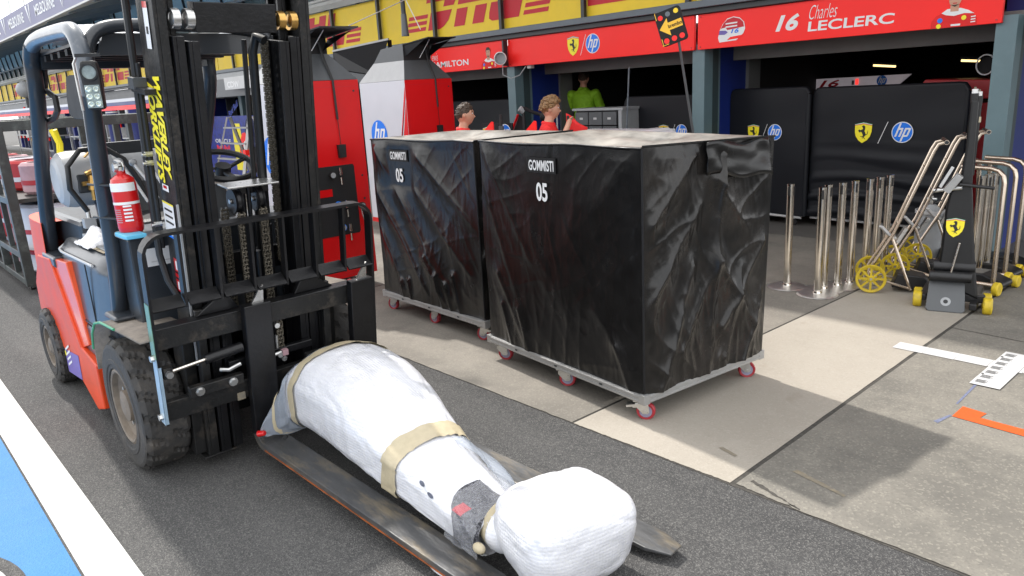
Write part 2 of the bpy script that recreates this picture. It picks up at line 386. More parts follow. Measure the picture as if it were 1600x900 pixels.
# ------------------------------------------------------------------ ground materials
def ground_mat(name, col, dark, light, agg=420., patch=.8, pamt=.5, speck=.5, rough=.85, bump=.5, stain=None, thr=(.78, .95, .70, .95), streak=0.):
    m = mat(name, col, rough, 0, .0, 1); n, l, b = nodes(m)
    tc = n.new('ShaderNodeTexCoord'); o = tc.outputs['Object']
    def noise_(s, d=6, r=.6):
        z = n.new('ShaderNodeTexNoise'); z.inputs['Scale'].default_value = s; z.inputs['Detail'].default_value = d; z.inputs['Roughness'].default_value = r
        l.new(o, z.inputs['Vector']); return z.outputs['Fac']
    def ramp(x, a, c):
        r = n.new('ShaderNodeMapRange'); r.inputs[1].default_value = a; r.inputs[2].default_value = c; l.new(x, r.inputs[0]); return r.outputs[0]
    def mix(f, a, c, k=1.):
        q = n.new('ShaderNodeMix'); q.data_type = 'RGBA'
        if k != 1:
            mu = n.new('ShaderNodeMath'); mu.operation = 'MULTIPLY'; mu.inputs[1].default_value = k; l.new(f, mu.inputs[0]); f = mu.outputs[0]
        l.new(f, q.inputs['Factor'])
        for s_, x in (('A', a), ('B', c)):
            if isinstance(x, tuple): q.inputs[s_].default_value = (*x, 1)
            else: l.new(x, q.inputs[s_])
        return q.outputs['Result']
    c = mix(ramp(noise_(patch), .35, .66), col, dark, pamt)
    c = mix(ramp(noise_(patch*5.3, 8, .7), .5, .72), c, dark, pamt*.7)
    c = mix(ramp(noise_(patch*3.1, 8, .7), .52, .75), c, light, pamt*.5)
    if streak:                                                    # rubbered-in wheel tracks along the lane
        mp = n.new('ShaderNodeMapping'); mp.inputs['Scale'].default_value = (.12, 2.6, 1); l.new(o, mp.inputs[0])
        z = n.new('ShaderNodeTexNoise'); z.inputs['Scale'].default_value = 1.3; z.inputs['Detail'].default_value = 5; l.new(mp.outputs[0], z.inputs['Vector'])
        c = mix(ramp(z.outputs['Fac'], .48, .68), c, dark, streak)
        c = mix(ramp(z.outputs['Fac'], .50, .36), c, light, streak*.22)
    vo = n.new('ShaderNodeTexVoronoi'); vo.inputs['Scale'].default_value = agg*.42; l.new(o, vo.inputs['Vector'])
    sp = n.new('ShaderNodeSeparateColor'); l.new(vo.outputs['Color'], sp.inputs[0])
    c = mix(ramp(sp.outputs[0], thr[0], thr[1]), c, light, speck)
    c = mix(ramp(sp.outputs[1], thr[2], thr[3]), c, dark, speck)
    c = mix(ramp(noise_(agg*.25, 3, .8), .58, .7), c, dark, speck*.6)
    if stain: c = mix(ramp(noise_(stain[1], 3, .5), .64, .74), c, stain[0], .6)
    l.new(c, b.inputs['Base Color'])
    bp = n.new('ShaderNodeBump'); bp.inputs['Strength'].default_value = bump; bp.inputs['Distance'].default_value = .004
    l.new(vo.outputs['Distance'], bp.inputs['Height']); l.new(bp.outputs[0], b.inputs['Normal'])
    return m
K['asphalt'] = ground_mat('asphalt', (.066, .0655, .065), (.030, .030, .031), (.17, .166, .158), 470, .55, .5, .68, .9, 1., thr=(.5, .95, .5, .95), streak=.55)
K['base'] = ground_mat('ground', (.055, .055, .055), (.035, .035, .035), (.1, .1, .1), 120, .3, .4, .4)
K['slabtan'] = ground_mat('tan_concrete', (.33, .30, .255), (.235, .21, .175), (.40, .37, .325), 260, .7, .5, .22, .8, .25, ((.17, .13, .09), 2.3))
K['slabgrey'] = ground_mat('grey_concrete', (.205, .19, .162), (.095, .09, .08), (.29, .27, .225), 260, .8, .9, .36, .8, .35, ((.06, .056, .052), 2.0), streak=.35)
K['slabmid'] = ground_mat('worn_concrete', (.225, .205, .175), (.125, .115, .10), (.31, .285, .24), 240, .9, .8, .28, .8, .3, ((.07, .065, .058), 1.7), streak=.3)
K['floor'] = ground_mat('garage_floor', (.13, .12, .11), (.08, .076, .07), (.17, .16, .15), 120, .6, .5, .2, .5, .1)
K['pwhite'] = ground_mat('white_line_paint', (.48, .48, .47), (.33, .33, .32), (.6, .6, .6), 300, 1.1, .4, .25, .7, .5)
K['pblue'] = ground_mat('blue_road_paint', (.022, .16, .37), (.016, .125, .30), (.05, .20, .40), 300, 1.3, .6, .25, .7, .5)
K['tapew'] = ground_mat('white_floor_tape', (.5, .5, .5), (.42, .42, .42), (.55, .55, .55), 60, 4, .3, .08, .55, .1)
K['tapeo'] = ground_mat('orange_floor_tape', (.55, .085, .012), (.47, .07, .012), (.6, .1, .02), 60, 4, .4, .08, .55, .1)
K['gap'] = mat('joint_gap', (.05, .046, .04), .9, 0, .4, 30)
K['chalk'] = mat('blue_chalk', (.13, .145, .22), .9, 0, .3, 40)
K['ochre'] = mat('worn_ochre_paint', (.21, .175, .12), .9, 0, .3, 20, dirt_or_reflection=((.16, .145, .12), .7, 25))
K['patch'] = ground_mat('lighter_asphalt', (.12, .117, .11), (.06, .06, .06), (.22, .21, .2), 300, 5, .8, .6, .85, .7)

def S(name, pts, z, m):
    b = MB(m); b.poly([(x, y, z) for x, y in pts]); o = b.build(name, local=False); return tag(o, kind='structure')
S('ground', [(-900, -900), (900, -900), (900, 900), (-900, 900)], -.02, 'base')
S('road', [(-160, -40), (60, -40), (60, 2.75), (-160, 2.75)], 0, 'asphalt')

def wob(p0, p1, n, a, sd):
    p0 = V(p0); p1 = V(p1); d = (p1-p0); nn = V((-d.y, d.x)).normalized()
    return [tuple(p0+d*(i/n)+nn*(a*(noise.noise(V((i*.37*13, sd, 0)))+.6*noise.noise(V((i*2.1, sd+5, 0)))) if 0 < i < n else 0)) for i in range(n+1)]
KERB = 2.735
# white line, blue paint with its round cream mark
S('road_line', wob((-120, .585), (-3, .583), 4, .0, 1)+wob((-3, .583), (.5, .57), 80, .006, 2)+wob((.5, .405), (-3, .412), 80, .006, 3)+[(-120, .415)], .004, 'pwhite')
S('road_paint', [(-120, .413), (.5, .402), (.5, -9), (-120, -9)], .003, 'pblue')
cx, cy, rr = -3.31, -.42, .66
S('road_mark', [(cx+rr*math.cos(t*math.pi/32), cy+rr*math.sin(t*math.pi/32)) for t in range(64)], .005, 'asphalt')
S('road_mark', [(cx+(rr-.055)*math.cos(t*math.pi/32), cy+(rr-.055)*math.sin(t*math.pi/32)) for t in range(64)], .0065, 'pwhite')
S('road_patch', wob((-2.35, .98), (-2.13, 1.03), 8, .02, 4)+wob((-2.02, .90), (-2.1, .80), 8, .02, 6)+wob((-2.25, .78), (-2.38, .86), 6, .02, 8), .002, 'patch')

# concrete apron: slabs with dark joints between
S('apron_bed', [(-160, KERB-.004), (60, KERB-.004), (60, 8.2), (-160, 8.2)], .002, 'gap')
AX0, AX1 = -1.655, -1.72; BX0, BX1 = -2.645, -2.57
S('apron_slab', wob((BX0+.008, KERB-.002), (AX0-.012, KERB+.008), 60, .007, 11)+wob((AX0-.012, KERB+.008), (AX1-.01, 8.0), 50, .004, 12)[1:]+[(BX1+.008, 8.0)], .005, 'slabtan')
S('apron_slab', wob((AX0+.012, KERB+.02), (-1.36, KERB-.0), 14, .014, 13)+wob((-1.36, KERB), (.6, KERB+.03), 60, .007, 14)[1:]+[(.6, 8.0)]+wob((AX1+.012, 8.0), (AX0+.012, KERB+.02), 50, .004, 15)[:-1], .0055, 'slabgrey')
S('apron_slab', wob((-6.2, KERB-.01), (BX0-.008, KERB), 70, .008, 16)+[(BX1-.008, 8.0), (-6.2, 8.0)], .005, 'slabmid')
for k in range(16):
    x1 = -6.215-3.55*k
    S('apron_slab', [(x1-3.53, KERB), (x1, KERB), (x1, 8.0), (x1-3.53, 8.0)], .005, 'slabmid' if k % 2 else 'slabgrey')
S('garage_floor', [(-60, 8.0), (.6, 8.0), (.6, 15), (-60, 15)], .006, 'floor')
# crack, cross joint, worn ochre dashes and paint marks
S('crack', wob((-1.60, 2.83), (-1.33, 2.745), 16, .014, 21)+wob((-1.33, 2.738), (-1.605, 2.812), 16, .013, 25), .0075, 'gap')
S('crack', wob((-1.69, 5.62), (-.2, 5.50), 24, .004, 31)+wob((-.2, 5.494), (-1.69, 5.611), 24, .004, 32), .0075, 'gap')
S('road_mark', [(-1.50, 3.05), (-1.24, 2.98), (-1.24, 2.96), (-1.51, 3.02)], .0075, 'ochre')
S('road_mark', [(-1.88, 3.02), (-1.78, 2.99), (-1.78, 2.97), (-1.89, 3.00)], .0075, 'ochre')
S('chalk_line', [(-1.225, 4.28), (-1.215, 4.28), (-1.225, 4.62), (-1.24, 4.62)], .0075, 'chalk')
S('chalk_line', wob((-1.235, 3.98), (-1.21, 3.97), 3, .0, 3)+[(-1.188, 4.11), (-1.20, 4.115)], .0075, 'chalk')

def T(name, label, cat, pts, z, m):
    b = MB(m); b.poly([(x, y, z) for x, y in pts]); return tag(b.build(name), label, cat)
# floor tapes on the right hand slab
b = MB('tapew')
for i in range(9):
    x0 = -1.83+.185*i
    b.poly([(x0, 4.965+.01*i*.2, .0085+.0003*i), (x0+.183, 4.965, .0085+.0003*i), (x0+.183, 5.10, .0085+.0003*i), (x0, 5.10, .0085+.0003*i)])
tag(b.build('floor_tape'), 'long white tape strip laid across the concrete seam near the yellow wheels', 'floor tape')
fr = Frame((-1.265, 4.62, .0125), (0, 1, 0), (-1, 0, 0))
b = MB('tapew'); b.flat([(0, -.155), (.68, -.155), (.68, 0), (0, 0)], fr, 0)
fb = b.build('floor_tape'); tag(fb, 'shorter white tape with printed black text crossing the long strip', 'floor tape')
b = MB('horse')
for i in range(7):
    yy = 4.66+.092*i
    f2 = Frame((-1.25, yy, .0135), (1, 0, 0), (0, 1, 0))
    for k, wd in enumerate((.052, .062, .047, .058)):
        b.flat([(.0, .014*k), (wd, .014*k), (wd, .014*k+.007), (0, .014*k+.007)], f2, 0)
    if i in (1, 5): b.disc(f2, -.004, .064, .008, .0005)
b.build('print', fb)
T('floor_tape', 'L shaped orange tape mark on the grey slab', 'floor tape', [(-1.185, 4.10), (-.2, 4.03), (-.2, 4.13), (-1.075, 4.17), (-1.065, 4.245), (-1.185, 4.265)], .0085, 'tapeo')

# ------------------------------------------------------------------ pit building
bld = thing('pit_building', 'long pit lane building with teal columns, dark garage openings and a glazed upper storey', 'building', (-20, 8.2, 0))
COLX = [-2.21, -5.43, -8.8, -12.2, -15.6, -19.0, -22.4, -25.8, -29.2, -32.6, -36.0, -39.4]
for i, x in enumerate(COLX):
    b = MB('teal'); b.box((x-.085, 8.02, 0), (x+.085, 8.2, 2.2), 'teal')
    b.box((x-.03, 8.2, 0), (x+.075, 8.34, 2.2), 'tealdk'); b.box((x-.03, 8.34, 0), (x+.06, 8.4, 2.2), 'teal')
    b.box((x-.06, 8.015, .86), (x+.05, 8.02, .885), 'tealdk'); b.box((x-.06, 8.015, .9), (x+.05, 8.02, .91), 'tealdk')
    b.build('column', bld, bevel=.006)
    b = MB('blueint'); b.box((x-.12, 8.4, 0), (x+.055, 9.0, 2.6), 'blueint'); b.build('side_wall', bld)
    b = MB('pil'); b.box((x-.16, 9.0, 0), (x+.10, 9.28, 2.6), 'pil'); b.build('pilaster', bld)
    b = MB('dark'); b.box((x-.10, 9.28, 0), (x+.02, 14.9, 2.6), 'dark'); b.build('partition_wall', bld)
b = MB('dark'); b.box((-60, 14.9, 0), (1, 15.1, 3), 'dark'); b.build('rear_wall', bld)
b = MB('dark'); b.box((-60, 9.3, 2.42), (1, 14.9, 2.5), 'dark'); b.build('ceiling', bld)
b = MB('soffit'); b.box((-60, 8.22, 2.17), (1, 8.7, 2.24), 'soffit'); b.box((-60, 8.7, 2.0), (1, 8.82, 2.24), 'soffit'); b.build('soffit', bld, bevel=.004)
b = MB('pil'); b.box((-60, 8.9, 2.05), (1, 9.3, 2.3), 'pil'); b.build('lintel', bld)
b = MB('gutter'); b.box((-62, 7.86, 2.60), (1.5, 8.08, 2.68), 'gutter'); b.box((-62, 7.93, 2.535), (1.5, 8.08, 2.60), 'mull'); b.build('gutter', bld, bevel=.006)
b = MB('gutter'); b.box((-62, 8.10, 2.1), (-12.3, 8.18, 2.53), 'cabgrey'); b.build('fascia_board', bld)
# mullions in front of the banners
for i in range(34):
    x = -2.18-1.66*i
    b = MB('mull'); b.box((x-.028, 7.875, 2.68), (x+.028, 7.93, 3.52), 'mull'); b.build('mullion', bld)
b = MB('rail'); b.poly([(-62, 7.86, 3.50), (1.5, 7.86, 3.50), (1.5, 7.99, 3.62), (-62, 7.99, 3.62)]); b.poly([(-62, 7.99, 3.62), (1.5, 7.99, 3.62), (1.5, 8.01, 3.7), (-62, 8.01, 3.7)])
b.build('balcony_skirt', bld, solid=.012)
b = MB('steel'); b.cyl((-62, 7.98, 3.73), (1.5, 7.98, 3.73), .03, 'rail'); b.build('balcony_rail', bld, smooth=True)
b = MB('soffit'); b.box((-62, 8.0, 3.30), (1.5, 9.6, 3.42), 'soffit'); b.build('balcony_floor', bld)
# glazed upper storey, leaning slightly outwards at its top
b = MB('glass'); b.poly([(-75, 9.5, 4.62), (1.5, 9.5, 4.62), (1.5, 9.35, 5.85), (-75, 9.35, 5.85)]); b.build('window', bld)
b = MB('glassdk'); b.poly([(-75, 9.6, 3.42), (1.5, 9.6, 3.42), (1.5, 9.5, 4.58), (-75, 9.5, 4.58)]); b.build('window', bld)
b = MB('mull')
for i in range(52):
    x = .5-1.45*i
    b.bar((x, 9.56, 3.42), (x, 9.46, 4.6), .07, .05); b.bar((x, 9.47, 4.6), (x, 9.32, 5.85), .06, .05)
b.split('window_mullion', bld)
b = MB('rail'); b.box((-75, 9.40, 4.56), (1.5, 9.5, 4.64)); b.build('transom', bld)
# canopy with ribs, soffit and sign band
b = MB('canopy')
b.poly([(-75, 5.85, 4.62), (1.5, 5.85, 4.62), (1.5, 9.35, 5.9), (-75, 9.35, 5.9)])
b.build('canopy_roof', bld, solid=.08)
b = MB('rail'); b.bar((-75, 9.15, 5.74), (1.5, 9.15, 5.74), .35, .05); b.build('canopy_trim', bld)
for i in range(26):
    x = -3-2.75*i
    b = MB('ribteal'); b.add([(x, 9.3, 5.78), (x, 9.3, 5.35), (x, 5.95, 4.56), (x, 5.95, 4.60), (x+.12, 9.3, 5.78), (x+.12, 9.3, 5.35), (x+.12, 5.95, 4.56), (x+.12, 5.95, 4.60)],
                            [(0, 1, 2, 3), (7, 6, 5, 4), (0, 4, 5, 1), (1, 5, 6, 2), (2, 6, 7, 3), (3, 7, 4, 0)])
    b.build('canopy_rib', bld)
b = MB('teal'); b.box((-34.6, 7.2, 4.7), (-33.0, 8.6, 5.3)); b.build('canopy_beam', bld)

# sign band on the canopy edge
sg = thing('canopy_sign', 'lavender sign band with white city name lettering along the canopy edge', 'sign', (-30, 5.82, 4.6))
b = MB('lav'); b.box((-75, 5.76, 4.60), (1.5, 5.84, 5.28)); b.build('board', sg)
b = MB('rail'); b.box((-75, 5.74, 4.55), (1.5, 5.86, 4.60)); b.build('edge_trim', sg)
for i in range(12):
    x = -20.8-4.35*i
    b = MB('white'); fr = FRONT(x, 5.755, 4.6); b.text('MELBOURNE', fr, -2.95, .2, 2.6, .32, .003, 'white', .02)
    b.flat([(.1, .64), (.32, .64), (.5, .08)], fr, .003, 'white'); b.flat([(.62, .64), (.76, .64), (.52, .06)], fr, .003, 'white')
    b.build('lettering', sg)
for i, x in enumerate((-33, -30.6, -28.6)):
    b = MB('steel'); b.cyl((x, 6.0, 5.2), (x, 6.0, 9.5), .03, 'rail', n=6)
    tag(b.build('flag_pole'), 'thin pale pole rising above the canopy sign', 'pole', 'thin poles above the canopy')

# yellow banners
def banner(x0, x1, label, logos=(), redband=None):
    t = thing('banner', label, 'banner', ((x0+x1)/2, 7.97, 2.68))
    b = MB('yellow'); b.box((x0+.01, 7.96, 2.685), (x1-.01, 7.985, 3.5)); b.build('sheet', t)
    fr = FRONT(0, 7.96, 2.68)
    for lx in logos:
        b = MB('bred'); courier(b, fr, lx, .15, .60); b.build('lettering', t)
    if redband:
        b = MB('bred'); b.flat([(redband[0], .14), (redband[1], .14), (redband[1], .85), (redband[0], .85)], fr, .004, 'bred')
        b.build('red_panel', t)
banner(-12.24, -7.19, 'yellow banner with large red courier lettering directly above the red cabinets', (-10.95,))
banner(-7.17, -3.86, 'yellow banner with a deep red panel left of the mid column', redband=(-7.13, -4.1))
banner(-3.84, 1.4, 'yellow banner with red panel at the far right above the red sign', redband=(-3.3, 1.2))
lb = ['yellow banner with red courier lettering partly behind the forklift mast', 'yellow banner with red courier lettering framed by the forklift overhead guard',
      'yellow banner with red courier lettering right of the forklift mirror', 'yellow banner with red courier lettering left of the forklift mirror',
      'yellow banner with red courier lettering left of the forklift guard pillar', 'farthest yellow banner with red courier lettering at the left photo edge']
SEG = [-12.26, -19.9, -27.0, -35.2, -43.4, -52.0, -61.0]
for i, st_ in enumerate((-16.0, -23.5, -30.5, -38.7, -47.2, -56.0)): banner(SEG[i+1]+.02, SEG[i], lb[i], (st_,))

# red team signs over the garages
def sign(x0, x1, label):
    t = thing('fascia_sign', label, 'sign', ((x0+x1)/2, 8.0, 2.14))
    b = MB('fascia'); b.box((x0+.02, 7.97, 2.135), (x1-.02, 8.015, 2.53)); b.build('board', t, bevel=.004)
    b = MB('steel')
    for x in (x0+.06, x1-.06):
        for z in (2.165, 2.50): b.cyl((x, 7.972, z), (x, 7.962, z), .008, 'red', n=10)
    b.split('bolt', t)
    return t, FRONT(x0, 7.97, 2.135)
def portrait(b, fr, u, v, h, hair):
    P = lambda pts: [(u+x*h, v+y*h*.78) for x, y in pts]
    b.flat(P([(-.46, 0), (-.45, .2), (-.36, .34), (-.14, .44), (.14, .44), (.36, .34), (.45, .2), (.47, 0)]), fr, .003, 'shirtr')
    b.flat(P([(-.14, .50), (-.26, .40), (-.17, .34), (0, .30), (.2, .35), (.40, .32), (.28, .42), (.12, .50)]), fr, .0042, 'white')
    b.flat(P([(-.08, .42), (.08, .42), (.09, .58), (-.09, .58)]), fr, .0055, 'skin')
    hx, hy = u, v+.76*h*.78
    b.disc(fr, hx, hy, .125*h, .007, 'skin', 24, .175*h)
    b.flat([(hx+x*h, hy+y*h) for x, y in [(-.13, .02), (-.135, .10), (-.08, .19), (0, .21), (.08, .19), (.135, .10), (.13, .02), (.10, .10), (-.10, .10)]], fr, .0085, hair)
    for sg in (-1, 1):
        b.flat([(hx+sg*x*h, hy+y*h) for x, y in [(.03, .035), (.085, .04), (.085, .022), (.03, .018)][::sg]], fr, .010, 'hairb')
    b.flat([(hx+x*h, hy+y*h) for x, y in [(-.045, -.085), (.045, -.085), (.035, -.105), (-.035, -.105)]], fr, .010, 'bred')
    b.flat([(hx+x*h, hy+y*h) for x, y in [(-.09, -.12), (0, -.172), (.09, -.12), (.05, -.125), (0, -.13), (-.05, -.125)]], fr, .0095, hair)
    b.disc(fr, u+.2*h, v+.18*h, .05*h, .006, 'yl', 12); b.disc(fr, u-.28*h, v+.16*h, .055*h, .006, 'hpblue', 14)
    b.disc(fr, u-.30*h, v+.04*h, .05*h, .006, 'yl', 12); b.flat(P([(-.05, .03), (.14, .03), (.14, .08), (-.05, .08)]), fr, .006, 'white')
    for k in range(3): b.flat(P([(.34, .22-.07*k), (.43, .23-.07*k), (.43, .26-.07*k), (.34, .25-.07*k)]), fr, .006, 'white')

t, fr = sign(-5.43, -2.22, 'red sign board with white number sixteen, helmet picture and half length portrait')
b = MB('white'); s = .0019
P = lambda pts: [(.30+x, .06+y) for x, y in pts]
b.flat(P([(.02, .0), (.0, .05), (.02, .13), (.06, .2), (.12, .255), (.2, .27), (.28, .25), (.335, .2), (.35, .13), (.33, .08), (.24, .01)]), fr, .003, 'white')
b.flat(P([(.035, .15), (.07, .205), (.12, .245), (.2, .262), (.28, .24), (.325, .2), (.335, .15), (.2, .135), (.12, .13), (.1, .16)]), fr, .004, 'bred')
b.flat(P([(.01, .085), (.02, .13), (.1, .125), (.13, .105), (.09, .08)]), fr, .005, 'purple')
b.text('16', fr, .30+.17, .06+.09, .10, .05, .0055, 'hpblue', .02, .25)
b.flat(P([(.12, .02), (.16, .05), (.33, .065), (.28, .03)]), fr, .005, 'fascia')
for k in range(2): b.flat(P([(.1, .19-.035*k), (.25, .195-.035*k), (.25, .21-.035*k), (.1, .205-.035*k)]), fr, .006, 'white')
b.build('helmet_picture', t)
b = MB('white'); b.text('16', fr, 1.02, .115, .27, .17, .003, 'white', .035, .3); b.build('number', t)
b = MB('white'); b.text('Charles', fr, 1.40, .205, .30, .14, .003, 'white', -.012, .42); b.text('LECLERC', fr, 1.39, .085, .88, .10, .0035, 'white', .02, .05); b.build('lettering', t)
b = MB('white'); portrait(b, fr, 2.80, .0, .42, 'hairb'); b.build('portrait', t)
t, fr = sign(-8.8, -5.44, 'plain red sign board with only a small yellow crest and round blue logo')
b = MB('white'); trio(b, fr, 1.55, .20, .26, .72); b.build('emblem', t)
t, fr = sign(-12.2, -8.81, 'red sign board with white lettering and portrait behind the cabinet hood')
b = MB('white'); b.text('44', fr, 1.02, .09, .22, .16, .003, 'white', .03, .3); b.text('Lewis', fr, 1.44, .20, .22, .13, .003, 'white', -.012, .35); b.text('HAMILTON', fr, 1.44, .085, 1.02, .095, .0035, 'white', .02); b.build('lettering', t)
b = MB('white'); portrait(b, fr, 2.96, .0, .40, 'hairb'); b.build('portrait', t)

# white flood lamp on the column head
t = thing('flood_lamp', 'white can shaped lamp on the seam between two red signs', 'lamp', (-8.75, 7.93, 2.24))
b = MB('white'); d = V((.55, -.7, -.12)).normalized(); c = V((-8.80, 7.84, 2.27))
b.lathe([(.0, -.10), (.06, -.10), (.066, -.08), (.072, .02), (.072, .03)], c, d, 'ltgrey'); b.lathe([(.072, .03), (.092, .04), (.096, .085), (.085, .09)], c, d, 'white'); b.build('housing', t, smooth=True)
b = MB('lens'); b.lathe([(.085, .085), (.06, .05), (0, .045)], c, d, 'grey'); b.build('lens', t, smooth=True)
b = MB('mull'); b.box((-8.815, 7.88, 2.15), (-8.785, 7.962, 2.52)); b.build('bracket', t)
b = MB('hose'); b.tube([(-8.80, 7.86, 2.16), (-8.78, 7.84, 2.02), (-8.62, 7.85, 1.96), (-8.47, 7.9, 2.0), (-8.44, 8.0, 2.12)], .008, 'grey', 6); b.build('cable', t, smooth=True)
t = MB('white'); t.box((-8.47, 8.05, 2.09), (-8.39, 8.13, 2.17)); tag(t.build('junction_box', bevel=.006), 'small white junction box under the red sign seam', 'junction box')
# ------------------------------------------------------------------ covered trolleys
def vinyl():
    m = mat('black_vinyl', (.0065, .0062, .0062), .25, 0, .35, 5, .0, 40, dirt_or_reflection=((.03, .028, .026), .12, 5), rvar=.09, spec=.42)
    n, l, b = nodes(m); tc = n.new('ShaderNodeTexCoord')
    z = n.new('ShaderNodeTexNoise'); z.inputs['Scale'].default_value = 3.2; z.inputs['Detail'].default_value = 5; z.inputs['Distortion'].default_value = 1.4
    mp = n.new('ShaderNodeMapping'); mp.inputs['Rotation'].default_value = (0, R(35), R(20)); mp.inputs['Scale'].default_value = (1, 1, .45)
    l.new(tc.outputs['Object'], mp.inputs[0]); l.new(mp.outputs[0], z.inputs['Vector'])
    z2 = n.new('ShaderNodeTexNoise'); z2.inputs['Scale'].default_value = 260; l.new(tc.outputs['Object'], z2.inputs['Vector'])
    b1 = n.new('ShaderNodeBump'); b1.inputs['Strength'].default_value = .22; b1.inputs['Distance'].default_value = .03; l.new(z.outputs['Fac'], b1.inputs['Height'])
    b2 = n.new('ShaderNodeBump'); b2.inputs['Strength'].default_value = .12; b2.inputs['Distance'].default_value = .002; l.new(z2.outputs['Fac'], b2.inputs['Height'])
    l.new(b1.outputs[0], b2.inputs['Normal']); l.new(b2.outputs[0], b.inputs['Normal']); return m
K['vinyl'] = vinyl()
def dusty():
    m = K['vinyl'].copy(); m.name = 'dusty_black_vinyl'; n, l, b = nodes(m); src = b.inputs['Base Color'].links[0].from_socket
    tc = n.new('ShaderNodeTexCoord'); z = n.new('ShaderNodeTexNoise'); z.inputs['Scale'].default_value = 2.6; z.inputs['Detail'].default_value = 7; z.inputs['Roughness'].default_value = .68; l.new(tc.outputs['Object'], z.inputs['Vector'])
    r = n.new('ShaderNodeMapRange'); r.inputs[1].default_value = .42; r.inputs[2].default_value = .72; r.inputs[4].default_value = .75; l.new(z.outputs['Fac'], r.inputs[0])
    q = n.new('ShaderNodeMix'); q.data_type = 'RGBA'; l.new(r.outputs[0], q.inputs['Factor']); l.new(src, q.inputs['A']); q.inputs['B'].default_value = (.034, .029, .025, 1); l.new(q.outputs['Result'], b.inputs['Base Color']); return m
K['vinyldust'] = dusty()
K['vinyltop'] = mat('dusty_vinyl_top', (.085, .08, .073), .45, 0, .35, 3, .25, 12, dirt_or_reflection=((.32, .30, .27), .8, 2.5))

def ridge(p, k=3.):
    return (1-min(1, abs(noise.noise(p))*2.2))**k
def folds(u, v, creases, seed, amp, fine=1.):
    """height of the cloth over a face (u along, v up, both 0..1): slack, pulled creases, sharp small folds"""
    d = amp*.55*noise.noise(V((u*2.1+seed, v*1.7, seed)))+amp*.18*noise.noise(V((u*5+seed, v*4, seed*2)))
    for (u0, v0, u1, v1, a, wd) in creases:
        dx, dy = u1-u0, v1-v0; L2 = dx*dx+dy*dy; t = ((u-u0)*dx+(v-v0)*dy)/L2
        tt = max(0, min(1, t)); q = math.hypot(u-u0-dx*tt, v-v0-dy*tt)
        d += .6*a*(math.exp(-(q/(wd*1.1))**2)+.6*math.exp(-(q/(wd*.3))**2))*(1-.6*tt)
    w = noise.noise(V((u*1.5, v*1.5, seed+4)))
    low = max(0, 1-v*1.6)
    d += fine*(.0065*ridge(V((u*5.5+v*3.2+w, (v-u)*1.3, seed)))*(.4+max(0, noise.noise(V((u*2, v*2, seed+7)))+.4))
               +.010*low*ridge(V((u*9+w*1.5, v*1.1, seed+2)), 2.5)+.005*ridge(V((u*3-v*5.5+w, u*1.5+v, seed+11)), 4)
               +.0022*ridge(V((u*22, v*9+u*4, seed+5)), 2))
    return d
def cover(b, L, D, z0, H, cr_front, cr_side, seed, flare, front_amp=.014, side_amp=.034, tx=0):
    e = lambda t, k=.06: min(1, t/k, (1-t)/k)
    def top_sag(u, v): return -.02*math.sin(math.pi*u)*math.sin(math.pi*v)+.012*noise.noise(V((u*5+seed, v*5, 1)))
    def front(u, v):
        n = 60
        k = e(u)*min(1, (1-v)/.05); uc = 1+(tx+.115)/L; lab = math.exp(-max(0, abs(u-uc)-.10)**2/.003-max(0, abs(v-.83)-.10)**2/.003)
        d = folds(u, v, cr_front, seed, front_amp, .42)*max(0, k)*(1-lab)
        bot = .007*noise.noise(V((u*9, seed, 0)))*(1-v)
        return V((-L*(1-u)-(.01*math.sin(v*9+seed)+.0)*(1-u), -d-.012*(1-v)*.3, z0+bot+(H-z0)*v-(.018*math.exp(-((1-v)/.05)**2)*abs(math.sin(u*5+seed))*e(u))))
    b.grid(front, 190, 170, 'vinyl')
    def side(u, v):
        k = e(u)*min(1, (1-v)/.05); d = folds(u, v, cr_side, seed+9, side_amp, 1.05)*max(0, k)
        fl = flare*u*(.35+.65*v)
        return V((d+fl, D*u, z0+(H-z0)*v-.025*u*v*(1 if flare > .02 else 0)+.006*noise.noise(V((u*11, seed, 4)))*(1-v)))
    b.grid(side, 160, 170, 'vinyldust')
    b.grid(lambda u, v: V((-L-folds(u, v, [], seed+3, .02)*e(u), D*u, z0+(H-z0)*v)), 20, 20, 'vinyl')
    b.grid(lambda u, v: V((-L*(1-u)+flare*u*v, D+folds(u, v, [], seed+5, .02)*e(u), z0+(H-z0)*v-.025*u*v*(1 if flare > .02 else 0))), 20, 20, 'vinyl')
    b.grid(lambda u, v: V((-L*(1-u)+flare*u*v, D*v, H+top_sag(u, v)*e(u, .1)*e(v, .1)*3-.025*u*v*(1 if flare > .02 else 0))), 40, 30, 'vinyltop')
